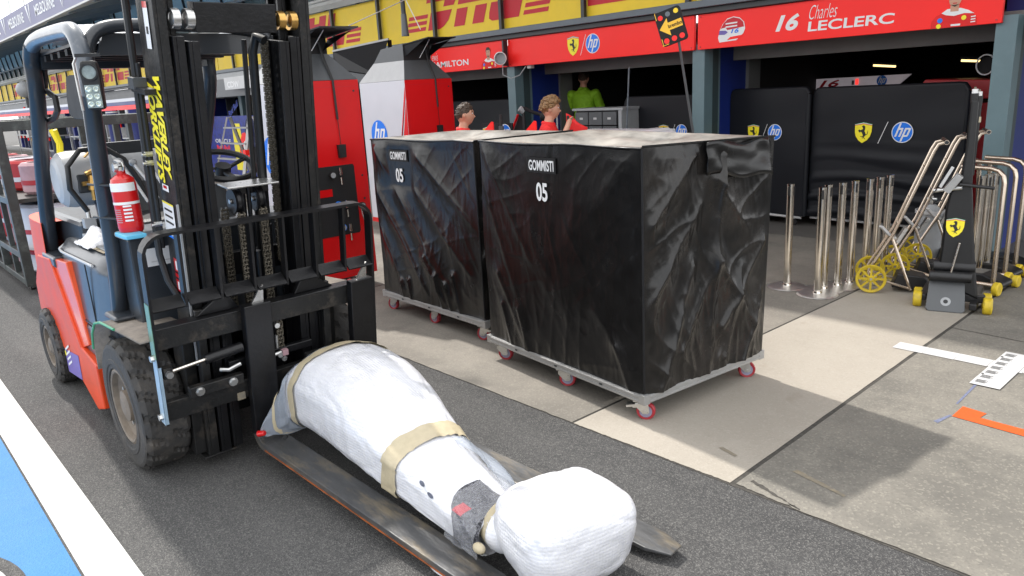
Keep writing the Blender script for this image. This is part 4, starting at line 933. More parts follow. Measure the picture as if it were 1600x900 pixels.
for i in range(6): b.box((-4.9+.16*i, 1.0, 2.085), (-4.85+.16*i, 1.92, 2.115), 'matte')
b.box((-5.0, 1.0, 2.12), (-4.05, 1.92, 2.135), 'plastic'); b.build('roof_panel', fl)
b = MB('matte'); b.box((-5.03, 1.0, 2.05), (-4.97, 1.92, 2.16), 'slate'); b.build('rear_crossbar', fl)
b = MB('plsheet'); b.grid(lambda u, v: V((-4.75+.72*u, 1.02+.30*v, 2.15+.10*math.sin(math.pi*min(1, u*1.05))*(1-.5*v)+.03*noise.noise(V((u*5, v*5, 3)))-.14*max(0, .35-v)*u)), 24, 16, 'plsheet'); b.build('rain_sheet', fl, smooth=True, angle=80)
# grab handle, mirror, lamp pod
b = MB('plastic'); hp_ = [at(x, y, Y=1.02) for x, y in ((68, 84), (70, 140), (86, 152), (90, 172), (86, 184), (72, 192))]; b.tube([hp_[0], hp_[1]], .018, 'plastic', 6); b.tube(hp_[1:], .017, 'plastic', 6); b.build('grab_handle', fl, smooth=True)
mp_ = [at(x, y, Y=.99) for x, y in ((104, 120), (109, 117), (131, 116), (140, 150), (139, 187), (118, 186), (109, 178), (105, 150))]
fr = Frame((0, 0, 0), (1, 0, 0), (0, 0, 1)); b = MB('grey'); b.prism([(p.x-.02, p.z) for p in mp_], FS, -1.005, -.99, 'matte'); b.build('mirror', fl, bevel=.004)
lp = at(143, 132, Y=.93); n_ = V((.88, -.40, -.05)).normalized(); ux = V((.40, .88, 0)).normalized(); LF = Frame(lp, ux, (V((0, 0, 1))-n_*n_.z).normalized())
b = MB('plastic'); b.prism([(-.035, -.11), (.035, -.11), (.040, .045), (.032, .10), (-.032, .10), (-.040, .045)], LF, -.06, 0, 'plastic'); b.build('lamp_pod', fl, bevel=.012)
hl = MB('lens'); hl.disc(LF, 0, .052, .029, .004, 'lens', 28); hl.lathe([(.029, 0), (.036, 0), (.036, .012), (.029, .012)], LF.p(0, .052), LF.n, 'plastic', 28); hl.build('headlight', fl)
hl = MB('led'); hl.flat([(-.030, -.10), (.030, -.10), (.030, -.002), (-.030, -.002)], LF, .004, 'lens')
for i in range(2):
    for j in range(3): hl.lathe([(.0135, .0055), (.009, .011), (.005, .008), (0, .008)], LF.p(-.015+.030*i, -.020-.032*j), LF.n, 'led', 14)
hl.build('headlight', fl, smooth=True)
b = MB('plastic'); b.tube([LF.p(-.06, -.11, -.03), LF.p(-.06, .09, -.03), LF.p(-.04, .125, -.03), LF.p(.04, .125, -.02)], .006, 'steel', 6); b.flat([(-.04, .115), (.06, .115), (.06, .13), (-.04, .13)], LF, .02, 'plastic'); b.build('lamp_bracket', fl, smooth=True)
b = MB('steel'); b.tube([V((-3.95, .985, 1.86+.02*i)) for i in range(2)], .012, 'plastic'); b.build('clip', fl)

# ---- mast, tilted a little forward
MT = Matrix.Translation((-3.72, YC, .35)) @ Matrix.Rotation(R(7), 4, 'Y') @ Matrix.Translation((3.72, -YC, -.35))
b = MB('black'); b.box((-3.84, 1.1, 2.3), (-3.7, 1.84, 2.42)); b.xf(MT); mast = b.build('mast', fl, bevel=.004)
for q in (((-3.83, 1.20, .20), (-3.79, 1.74, .34)), ((-3.86, 1.14, .95), (-3.82, 1.80, 1.07)), ((-3.70, 1.29, 2.135), (-3.62, 1.66, 2.26))): b = MB('black'); b.box(*q); b.xf(MT); b.build('crossmember', mast, bevel=.004)
def channel(y0, y1, xb, xf_, z0, z1, m='black', web=.016):
    b = MB(m); s = 1 if y1 > y0 else -1
    b.box((xb, min(y0, y0+s*web), z0), (xf_, max(y0, y0+s*web), z1)); 
    ya, yb = sorted((y0+s*web, y1))
    b.box((xf_-.018, ya, z0), (xf_, yb, z1)); b.box((xb, ya, z0), (xb+.018, yb, z1))
    b.xf(MT); return b.build('rail', mast, bevel=.003)
for s in (0, 1):
    f = (lambda y: y) if not s else (lambda y: 2*1.48-y)
    channel(f(1.125), f(1.178), -3.84, -3.635, .075, 2.6, 'blackdirty'); channel(f(1.188), f(1.238), -3.82, -3.625, .085, 2.12); channel(f(1.248), f(1.296), -3.80, -3.615, .10, 2.10)
    channel(f(1.20), f(1.24), -3.84, -3.72, 2.0, 2.6)
    b = MB('blackdirty'); b.box((-3.80, *sorted((f(1.07), f(1.125)))[:1], .10), (-3.66, sorted((f(1.07), f(1.125)))[1], .72)); b.box((-3.83, min(f(1.10), f(1.27)), .0725), (-3.63, max(f(1.10), f(1.27)), .085)); b.xf(MT); b.build('rail_foot', mast, bevel=.004)
    b = MB('ochre')
    for y in (1.213, 1.272): b.lathe([(0, -.018), (.02, -.018), (.03, -.012), (.042, -.016), (.042, .016), (.03, .012), (.02, .018), (0, .018)], V((-3.65, f(y), 2.19)), (0, 1, 0), 'brass' if s else 'steel', 20)
    b.xf(MT); b.split('roller', mast, smooth=True)
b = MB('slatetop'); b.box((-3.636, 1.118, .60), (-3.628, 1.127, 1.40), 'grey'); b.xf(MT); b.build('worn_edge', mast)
# lift cylinders, pulleys, chains, hoses
def chain(y, x, z0, z1, w=.034):
    b = MB('chain'); n = int((z1-z0)/.021)
    for i in range(n):
        z = z0+i*.021
        for q in ((-w/2, w/2, -.0) if i % 2 else (-w/2+.006, w/2-.006)):
            b.box((x-.009, y+q-.0028, z-.0025), (x+.009, y+q+.0028, z+.0235))
        b.cyl((x, y-w/2-.003, z+.0105), (x, y+w/2+.003, z+.0105), .0052, n=6)
    b.xf(MT); return b.build('chain', mast)
for y in (1.455, 1.565):
    b = MB('black'); b.cyl((-3.72, y, .12), (-3.72, y, 1.22), .030, 'black', n=18); b.cyl((-3.72, y, 1.22), (-3.72, y, 1.40), .021, 'black', n=14); b.xf(MT); b.build('lift_cylinder', mast, smooth=True)
    b = MB('plastic'); c = V((-3.71, y-.035, 1.36)); b.lathe([(.0, -.02), (.06, -.02), (.066, -.016), (.056, -.008), (.056, .008), (.066, .016), (.06, .02), (0, .02)], c, (0, 1, 0), 'black', 28); b.lathe([(.0, -.021), (.012, -.021), (.012, -.03), (0, -.03)], c, (0, 1, 0), 'steel', 10); b.xf(MT); b.build('pulley', mast, smooth=True)
b = MB('black'); b.box((-3.76, 1.36, 1.435), (-3.64, 1.62, 1.445), 'steel'); b.box((-3.74, 1.43, 1.39), (-3.70, 1.59, 1.44)); b.xf(MT); b.build('pulley_bracket', mast, bevel=.003)
chain(1.42, -3.652, .62, 1.33); chain(1.53, -3.652, .80, 1.33); chain(1.385, -3.77, .75, 1.33)
b = MB('black'); b.cyl((-3.70, 1.485, .85), (-3.70, 1.485, 1.42), .011, 'black'); b.cyl((-3.69, 1.50, .15), (-3.69, 1.50, 1.10), .02, 'black'); b.xf(MT); b.build('lift_tube', mast, smooth=True)
chain(1.655, -3.76, 1.0, 2.12, .03)
b = MB('hose'); b.tube([(-3.78, 1.60, .9), (-3.78, 1.60, 1.4), (-3.77, 1.60, 2.05), (-3.74, 1.61, 2.12), (-3.70, 1.63, 2.10)], .022, 'hose', 10); b.tube([(-3.80, 1.56, .8), (-3.80, 1.565, 1.6), (-3.79, 1.57, 2.1)], .012, 'hose', 8); b.xf(MT); b.split('hose', mast, smooth=True)
b = MB('hose'); b.tube([(-3.86, 1.09, 2.3), (-3.86, 1.09, 1.9), (-3.86, 1.085, 1.3), (-3.84, 1.08, 1.12), (-3.80, 1.09, 1.0), (-3.76, 1.115, .92)], .016, 'hose', 8)
b.tube([(-3.845, 1.10, 2.0), (-3.845, 1.10, 1.15)], .012, 'plastic', 8); b.xf(MT); b.split('hose', mast, smooth=True)
b = MB('steel')
for z in (1.27, 1.56, 1.60):
    b.cyl((-3.84, 1.075, z), (-3.84, 1.11, z), .014, 'steel', n=6); b.cyl((-3.83, 1.06, z), (-3.83, 1.08, z), .008, 'steel', n=8)
b.box((-3.88, 1.07, 1.875), (-3.70, 1.12, 1.90), 'plastic'); b.box((-3.88, 1.06, 1.89), (-3.81, 1.12, 1.94), 'cabgrey'); b.xf(MT); b.split('hose_clamp', mast, bevel=.002)
# mast lettering and stickers, reading down the side face
fr = Frame((-3.655, 1.1235, 1.955), (0, 0, -1), (1, 0, 0))
b = MB('yl'); b.text('WAVERLEY', fr, .0, -.080, .445, .082, .003, 'yl', .03, .3, 1.05); b.text('WAVERLEY', fr, .004, -.080, .445, .082, .0034, 'yl', .03, .3, 1.05); b.text('FORKLIFTS', fr, .03, -.172, .445, .082, .003, 'yl', .03, .3, 1.05); b.text('FORKLIFTS', fr, .034, -.172, .445, .082, .0034, 'yl', .03, .3, 1.05); b.xf(MT); b.build('lettering', mast)
b = MB('white'); q = lambda u0, u1, v0, v1, m, w=.003: b.flat([(u0, v0), (u1, v0), (u1, v1), (u0, v1)], fr, w, m)
q(-.30, -.11, -.09, -.035, 'white'); q(-.30, -.275, -.09, -.035, 'red', .004); q(-.2, -.17, -.075, -.05, 'horse', .004)
q(.485, .515, -.14, -.06, 'white'); q(.49, .503, -.125, -.08, 'red', .004)
q(.57, .74, -.17, -.03, 'white'); q(.57, .578, -.17, -.03, 'yl', .004); q(.728, .74, -.17, -.03, 'hpblue', .004)
for k in range(3): q(.60+.03*k, .61+.03*k, -.15, -.05, 'matte', .004)
for k, (u0, u1) in enumerate(((.84, .905), (.915, .935), (.945, 1.005))): q(u0, u1, -.12, -.06, 'red', .003); q(u0+.01, u1-.01, -.10, -.08, 'white', .004)
b.xf(MT); b.split('sticker', mast)

# ---- carriage, load backrest, forks
b = MB('blackdirty')
b.box((-3.575, .905, .765), (-3.535, 2.04, .865)); b.box((-3.575, .905, .40), (-3.535, 2.04, .50)); b.box((-3.60, .91, .863), (-3.53, 2.035, .872), 'black')
for y in (1.14, 1.80): b.box((-3.60, y-.02, .38), (-3.575, y+.02, .90)); b.box((-3.68, y-.015, .42), (-3.60, y+.015, .86), 'matte')
b.box((-3.535, 1.03, .50), (-3.50, 1.29, .555)); b.box((-3.535, 1.63, .50), (-3.50, 1.86, .555)); b.box((-3.60, 1.25, .56), (-3.57, 1.70, .60), 'black')
for (y0, y1) in ((1.12, 1.33), (1.62, 1.84)):
    b.prism([(y0, .872), (y1, .872), (y1-.04, .94), (y0+.10, .94)] if y0 < 1.4 else [(y0, .872), (y1, .872), (y1-.1, .94), (y0+.04, .94)], Frame((-3.57, 0, 0), (0, 1, 0), (0, 0, 1)), -.03, 0, 'black')
b.xf(MT); car = b.build('carriage', fl, bevel=.004)
b = MB('black'); b.cyl((-3.515, 1.12, .675), (-3.515, 1.30, .69), .026, 'black'); b.cyl((-3.515, .955, .66), (-3.515, 1.13, .676), .010, 'chrome'); b.box((-3.535, .925, .635), (-3.495, .965, .69), 'blackdirty'); b.cyl((-3.495, .945, .66), (-3.475, .945, .66), .016, 'steel', n=10); b.xf(MT); b.build('side_shift_cylinder', car, smooth=True)
b = MB('steel')
for (y, z) in ((1.075, .527), (1.235, .527), (1.66, .527), (1.80, .53)): b.cyl((-3.50, y, z), (-3.485, y, z), .017, 'steel', n=6); b.cyl((-3.503, y, z), (-3.495, y, z), .022, 'steel', n=14)
for (y, z) in ((1.495, .745), (1.50, .58), (1.52, .555)): b.cyl((-3.55, y, z), (-3.525, y, z), .014, 'steel', n=8)
b.tube([(-3.52, 1.185, .60), (-3.50, 1.22, .595), (-3.50, 1.28, .61)], .010, 'steel', 8); b.cyl((-3.54, 1.49, .62), (-3.54, 1.49, .69), .008, 'steel'); b.cyl((-3.54, 1.46, .585), (-3.54, 1.52, .59), .011, 'steel'); b.box((-3.545, 1.51, .575), (-3.52, 1.54, .605), 'pink'); b.xf(MT); b.split('bolt', car, smooth=True)
b = MB('plastic'); b.box((-3.56, 1.26, .40), (-3.53, 1.30, .44), 'ochre'); b.box((-3.56, 1.92, .872), (-3.54, 1.94, .89), 'red'); b.xf(MT); b.split('grease_cap', car)
chain(1.53, -3.585, .57, .80, .03)
bk = MB('black')
y0, y1, zt = .905, 2.055, 1.315; rr = .10
path = [(y0, .40), (y0, zt-rr)]+arc((y0+rr, zt-rr), rr, 180, 90, 6, lambda a, c: (a, c))+arc((y1-rr, zt-rr), rr, 90, 0, 6, lambda a, c: (a, c))+[(y1, .40)]
inner = [(y0+.012, .40), (y0+.012, zt-rr)]+arc((y0+rr, zt-rr), rr-.014, 180, 90, 6, lambda a, c: (a, c))+arc((y1-rr, zt-rr), rr-.014, 90, 0, 6, lambda a, c: (a, c))+[(y1-.012, .40)]
for i in range(len(path)-1):
    a, c, d, e = path[i], path[i+1], inner[i+1], inner[i]
    bk.add([(-3.56, *a), (-3.56, *c), (-3.56, *d), (-3.56, *e), (-3.50, *a), (-3.50, *c), (-3.50, *d), (-3.50, *e)], [(0, 1, 2, 3), (7, 6, 5, 4), (0, 4, 5, 1), (3, 2, 6, 7), (0, 3, 7, 4), (1, 5, 6, 2)])
bk.xf(MT); bo = bk.build('load_backrest', fl)
for k in range(1, 7):
    y = y0+(y1-y0)*k/7; b = MB('black'); b.box((-3.555, y-.006, .955), (-3.51, y+.006, zt-.012)); b.xf(MT); b.build('upright', bo)
for k in range(7):
    ya = y0+(y1-y0)*k/7+.012; yb = y0+(y1-y0)*(k+1)/7-.010; b = MB('black'); b.bar((-3.528, ya, .985), (-3.528, yb, .985), .072, .010, 'black', (.55, 0, .83)); b.xf(MT); b.build('slat', bo)
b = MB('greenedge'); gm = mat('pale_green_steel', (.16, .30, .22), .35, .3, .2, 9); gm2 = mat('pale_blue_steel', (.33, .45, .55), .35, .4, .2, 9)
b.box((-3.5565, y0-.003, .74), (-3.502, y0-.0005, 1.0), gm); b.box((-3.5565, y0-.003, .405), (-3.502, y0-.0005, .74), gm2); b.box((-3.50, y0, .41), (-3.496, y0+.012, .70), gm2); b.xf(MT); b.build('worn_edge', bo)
b = MB('steel')
for z in (.44, .74): b.cyl((-3.53, y0-.02, z), (-3.53, y0, z), .016, 'steel', n=6)
b.xf(MT); b.split('bolt', bo, smooth=True)
def fork(yc, yaw_):
    MF = MT @ Matrix.Translation((-3.53, yc, 0)) @ Matrix.Rotation(yaw_, 4, 'Z')
    w = .07; b = MB('black'); L = 2.05; zb = .135; kk = math.tan(R(3.9))
    prof = [(0, .90), (0, zb+.09)]+[(.09-.09*math.cos(R(a)), zb+.09-.09*math.sin(R(a))) for a in (20, 45, 70)]+[(.09, zb), (L-.5, zb+.012+kk*(L-.5)), (L-.10, zb+.026+kk*(L-.1)), (L, zb+.033+kk*L)]
    top = [(.045, .90), (.045, zb+.10)]+[(.10-.055*math.cos(R(a)), zb+.10-.055*math.sin(R(a))) for a in (20, 45, 70)]+[(.10, zb+.045), (L-.5, zb+.045+kk*(L-.5)), (L-.10, zb+.043+kk*(L-.1)), (L, zb+.042+kk*L)]
    n = len(prof); hw = [w]*(n-1)+[w*.55]
    vs = []
    for (p, q, h) in zip(prof, top, hw): vs += [(p[0], -h, p[1]), (p[0], h, p[1]), (q[0], h, q[1]), (q[0], -h, q[1])]
    for i in range(n-1):
        a, c = 4*i, 4*i+4; m = 'black' if i < 2 else 'forkwear'
        for f in ((a, c, c+3, a+3), (a+3, c+3, c+2, a+2), (a+2, c+2, c+1, a+1), (a+1, c+1, c, a)): b.add([vs[k] for k in f], [(0, 1, 2, 3)], m)
    b.add(vs[:4], [(0, 1, 2, 3)]); b.add(vs[-4:], [(0, 1, 2, 3)], 'forkwear')
    b.xf(MF); o = b.build('fork', fl, bevel=.004, weld=True)
    b = MB('steel'); b.prism([(-.03, .90), (.03, .90), (.035, .985), (.02, .975)], Frame((.02, .01, 0), (0, 1, 0), (0, 0, 1)), -.006, .006, 'steel'); b.xf(MF); b.build('lock_pin', o)
    b = MB('forkorange'); b.bar((.12, -w-.0015, zb+.006+kk*.12), (L-.5, -w-.0015, zb+.017+kk*(L-.5)), .003, .006, 'forkorange'); b.xf(MF); b.build('orange_edge', o)
fork(1.385, R(2.6)); fork(1.965, R(4.0))

# ---- fire extinguisher strapped to the guard pillar, rag on the hood
c = at(196, 312, Y=1.0); c.z = 0
ex = thing('fire_extinguisher', 'red fire extinguisher strapped to the forklift guard pillar', 'extinguisher', (c.x, c.y, 1.26))
zb = at(203, 362, Y=1.0).z; zt = at(192, 272, Y=1.0).z
H_ = zt-zb; axx = V((-.02, 0, 1)).normalized(); B0 = V((c.x+.015, c.y, zb))
b = MB('red'); b.lathe([(0, 0), (.045, 0), (.053, .012), (.056, .03), (.056, H_-.05), (.05, H_-.022), (.03, H_-.006), (.02, H_), (.02, H_+.015), (0, H_+.015)], B0, axx, 'red', 28); b.build('body', ex, smooth=True)
b = MB('white')
def wrap(a0, a1, z0, z1, m, off=.0567): b.grid(lambda u, v: B0+axx*(z0+(z1-z0)*v)+V((off*math.cos(R(a0+(a1-a0)*u)), off*math.sin(R(a0+(a1-a0)*u)), 0)), 14, 2, m)
wrap(-100, 40, H_*.72, H_*.86, 'white'); wrap(-125, 60, H_*.50, H_*.545, 'white', .0574)
for k in range(7): wrap(-85+6*(k % 2), -48, H_*(.2+.035*k), H_*(.215+.035*k), 'pink')
for k in range(5): wrap(-35, 2, H_*(.22+.06*k), H_*(.25+.06*k), 'white')
b.build('label', ex, smooth=True)
b = MB('steel'); t_ = B0+axx*(H_+.015); b.cyl(t_, t_+V((0, 0, .03)), .02, 'steel', n=12); b.bar(t_+V((-.05, 0, .045)), t_+V((.03, 0, .035)), .022, .008, 'steel'); b.bar(t_+V((-.055, 0, .03)), t_+V((.02, 0, .02)), .02, .006, 'plastic'); b.cyl(t_+V((0, -.03, .015)), t_+V((0, -.012, .015)), .02, 'steel', n=16); b.tube([t_+V((.035+.022*math.cos(k*.7), 0, .02+.022*math.sin(k*.7))) for k in range(9)], .003, 'steel', 6, closed=True); b.build('valve', ex, smooth=True)
b = MB('plastic'); pq = at(172, 350, Y=.97)
for f_ in (.22, .8): b.tube([B0+axx*(H_*f_)+V((-.06, -.02, 0)), V((pq.x+.02, .93, zb+H_*f_)), V((pq.x-.06, .92, zb+H_*f_))], .006, 'plastic', 6)
b.tube([B0+axx*H_*.95+V((-.05, 0, 0)), B0+axx*H_*.5+V((-.062, 0, 0)), B0+axx*H_*.05+V((-.06, 0, 0))], .008, 'plastic', 6); b.build('strap', ex, smooth=True)
rc = at(158, 364, Z=1.12)
b = MB('cloth'); b.grid(lambda u, v: V((rc.x-.16+.32*u, rc.y-.12+.24*v, 1.062+.10*max(0, math.sin(math.pi*u)*math.sin(math.pi*v))**.6*(.75+.6*noise.noise(V((u*4, v*4, 1))))+.02*abs(noise.noise(V((u*9, v*9, 3)))))), 34, 30, 'cloth')
tag(b.build('rag', smooth=True, angle=80), 'crumpled white rag lying on the forklift hood', 'rag')
b = MB('cyan'); c = at(200, 368, Z=1.24); b.box((c.x-.1, c.y-.03, 1.2305), (c.x+.08, c.y+.06, 1.25), 'cyan'); tag(b.build('tray', bevel=.004), 'light blue tray on the dashboard under the fire extinguisher', 'tray')
# ------------------------------------------------------------------ screens
def screen(x0, x1, y0, y1, h, label, trio_at=None, th=.5, wav=.012, lowfold=0.):
    """fabric stretched over a rounded frame on a steel foot"""
    L = math.hypot(x1-x0, y1-y0); a = math.atan2(y1-y0, x1-x0)
    t = thing('fabric_screen', label, 'screen', (x0, y0, 0), a, 'dark fabric screens')
    r = .06; zb = .13
    def edge(u, v):
        x = u*L; z = zb+(h-zb)*v
        # rounded upper corners
        dx = min(x, L-x)
        top = h-(r-math.sqrt(max(0, r*r-(r-dx)**2)) if dx < r else 0)
        return x, min(z, zb+(top-zb)*v)
    b = MB('navyfab')
    def f(u, v):
        x, z = edge(u, v)
        low = max(0, .62-v)/.62
        d = wav*noise.noise(V((x*1.5, z*2.5, 4)))+lowfold*low*(.5*math.sin(v*44+2.2*noise.noise(V((x*1.1, v*3, 7))))+.4*noise.noise(V((x*1.2, v*16, 1))))*(.5+.5*math.sin(u*3.1))
        return V((x, -.03-max(0, d+.006)-(lowfold*.4*low if lowfold else 0), z))
    b.grid(f, 60, 110, 'navyfab'); b.grid(lambda u, v: V((edge(u, v)[0], .03, edge(u, v)[1])), 30, 30, 'navyfab')
    b.tube([V((edge(u/40, 1)[0], 0, edge(u/40, 1)[1])) for u in range(41)], .034, 'navyfab', 8); b.tube([(0, 0, zb), (0, 0, h-r)], .034, 'navyfab', 8); b.tube([(L, 0, zb), (L, 0, h-r)], .034, 'navyfab', 8)
    b.build('fabric', t, smooth=True, local=True, angle=70)
    b = MB('steel'); b.cyl((.02, -.02, zb-.02), (L-.02, -.02, zb-.02), .018, 'ltgrey'); b.build('foot_rail', t, smooth=True, local=True)
    for x in (.12, L-.12, L*.5):
        b = MB('plastic'); b.cyl((x, 0, .11), (x, 0, .06), .012, 'steel'); b.lathe([(0, -.012), (.04, -.012), (.045, 0), (.04, .012), (0, .012)], (x, 0, .045), (0, 1, 0), 'plastic', 16); b.build('caster', t, smooth=True, local=True)
    if trio_at:
        b = MB('white'); fr = Frame((0, -.045-.0, 0), (1, 0, 0), (0, 0, 1)); trio(b, fr, trio_at[0]*L, trio_at[1], th*.52, trio_at[2] if len(trio_at) > 2 else 1); b.build('emblem', t, local=True)
    return t
screen(-4.27, -2.66, 8.68, 8.66, 1.60, 'widest dark fabric screen with creased lower half behind the steel posts', (.505, 1.12, .95), .44, .018, .085)
screen(-5.36, -4.30, 8.68, 8.58, 1.62, 'smooth dark fabric screen right beside the mid teal column', (.48, 1.12, .80), .38, .02)
screen(-7.12, -5.72, 8.72, 8.66, 1.58, 'dark fabric screen left of the mid teal column behind the sign pole', (.62, 1.12, .80), .38)
screen(-11.2, -9.0, 8.72, 8.66, 1.62, 'dark fabric screen behind the two people in red shirts')
b = MB('toolred'); t = thing('tool_cabinet', 'dark red tall tool cabinet at the right end of the widest screen', 'cabinet', (-2.4, 9.2, 0))
b.box((-3.0, 9.0, 0), (-2.33, 9.6, 1.40)); b.box((-2.98, 8.99, .05), (-2.35, 9.0, .68)); b.box((-2.98, 8.99, .72), (-2.35, 9.0, 1.38)); b.build('body', t, bevel=.012)
b = MB('toolred'); b.prism([(-3.35, 1.44), (-2.33, 1.44), (-2.33, 1.62), (-3.2, 1.66)], Frame((0, 9.0, 0), (1, 0, 0), (0, 0, 1)), -.5, 0); b.build('top_box', t, bevel=.01)

# garage interior bits
t = thing('overhead_light_panel', 'pale overhead light panel with number and round logo inside the right garage', 'light panel', (-4.8, 11, 1.56))
fr = FRONT(-5.62, 11, 1.545); b = MB('ltgrey'); b.prism([(.22, 0), (1.36, .025), (1.52, .165), (0, .155)], fr, -.05, 0, mat('panel_white', (.45, .42, .45), .4, emit=((.75, .66, .72), .16))); b.build('panel', t)
b = MB('horse'); b.text('16', fr, .26, .035, .30, .10, .004, 'bred', .03, .3); b.box((-5.62+.74, 10.985, 1.60), (-5.62+.77, 10.995, 1.66), 'tealdk'); b.box((-5.62+.79, 10.985, 1.60), (-5.62+.83, 10.995, 1.68), 'redled'); roundel(b, fr, 1.15, .095, .14, .004, ring=False); b.build('lettering', t)
for i, (p, d) in enumerate(((at(1382, 103, Y=10.5), V((.26, .05, -.03))), (at(1518, 95, Y=10), V((.2, .05, -.02))))):
    t = thing('tube_light', ('warm lit tube light left of the silver ring', 'warm lit tube light touching the silver ring')[i], 'light', p)
    b = MB('lamp'); b.bar(p-d*.5, p+d*.5, .05, .025, 'lamp'); b.build('tube', t)
    b = MB('dark'); b.bar(p-d*.55+V((0, 0, .03)), p+d*.55+V((0, 0, .03)), .09, .03, 'matte'); b.build('housing', t)
p = at(1540, 101, Y=9.05); b = MB('chrome'); b.tube([p+V((.085*math.cos(k*.2618), 0, .10*math.sin(k*.2618))) for k in range(24)], .008, 'white', 8, closed=True)
tag(b.build('hose_ring', smooth=True), 'silver ring hanging beside the right teal column', 'ring')
b = MB('hose'); b.tube([p+V((0, .03, 0)), p+V((.02, .4, -.1)), p+V((.05, .7, -.35))], .085, 'matte', 12); tag(b.build('extractor_hose', smooth=True), 'dark hose running back from the silver ring', 'hose')
p = at(762, 140, Y=11); b = MB('lamp'); b.bar(at(707, 140, Y=11.5), at(719, 141, Y=11.5), .03, .03, mat('green_tube', (.5, .6, .1), .5, emit=((.7, .8, .15), 1))); tag(b.build('tube_light'), 'short yellow green tube light in the left garage', 'light')

# drawer rack
t = thing('drawer_rack', 'grey rack of small black drawers inside the middle garage', 'rack', (-7.3, 8.6, 0))
b = MB('crate'); b.box((-7.78, 8.31, 0), (-6.84, 8.7, 1.02), 'crate'); b.box((-7.74, 8.32, 1.02), (-6.95, 8.7, 1.44), 'matte'); b.box((-7.8, 8.29, 1.44), (-6.84, 8.72, 1.475), 'grey'); b.box((-6.92, 8.29, 1.0), (-6.86, 8.72, 1.44), 'grey'); b.build('frame', t, bevel=.006)
for i in range(3):
    for j in range(2):
        b = MB('crate'); x = -7.73+.265*i; z = 1.04+.2*j; b.box((x, 8.285, z), (x+.245, 8.315, z+.18)); b.box((x+.09, 8.28, z+.075), (x+.15, 8.285, z+.105), 'ltgrey'); b.build('drawer', t, bevel=.008)
t = thing('work_bench', 'long pale bench top with slanted screen end behind the carts', 'bench', (-5.6, 6.5, 0))
b = MB('bench'); b.box((-6.25, 6.45, 1.22), (-5.03, 7.0, 1.285)); b.prism([(-5.03, 1.22), (-4.93, 1.22), (-5.08, 1.30), (-5.25, 1.30)], FRONT(0, 6.45, 0), -.5, -.001, 'bench'); b.build('top', t, bevel=.006)
b = MB('mull'); b.box((-5.27, 6.44, 1.235), (-5.12, 6.448, 1.275), 'mull'); b.box((-5.35, 6.44, 1.24), (-5.32, 6.448, 1.27), 'redled'); b.build('display', t)
for x in (-6.15, -5.15):
    for y in (6.5, 6.9): MB('alu').box((x-.025, y-.025, 0), (x+.025, y+.025, 1.22)).build('leg', t)

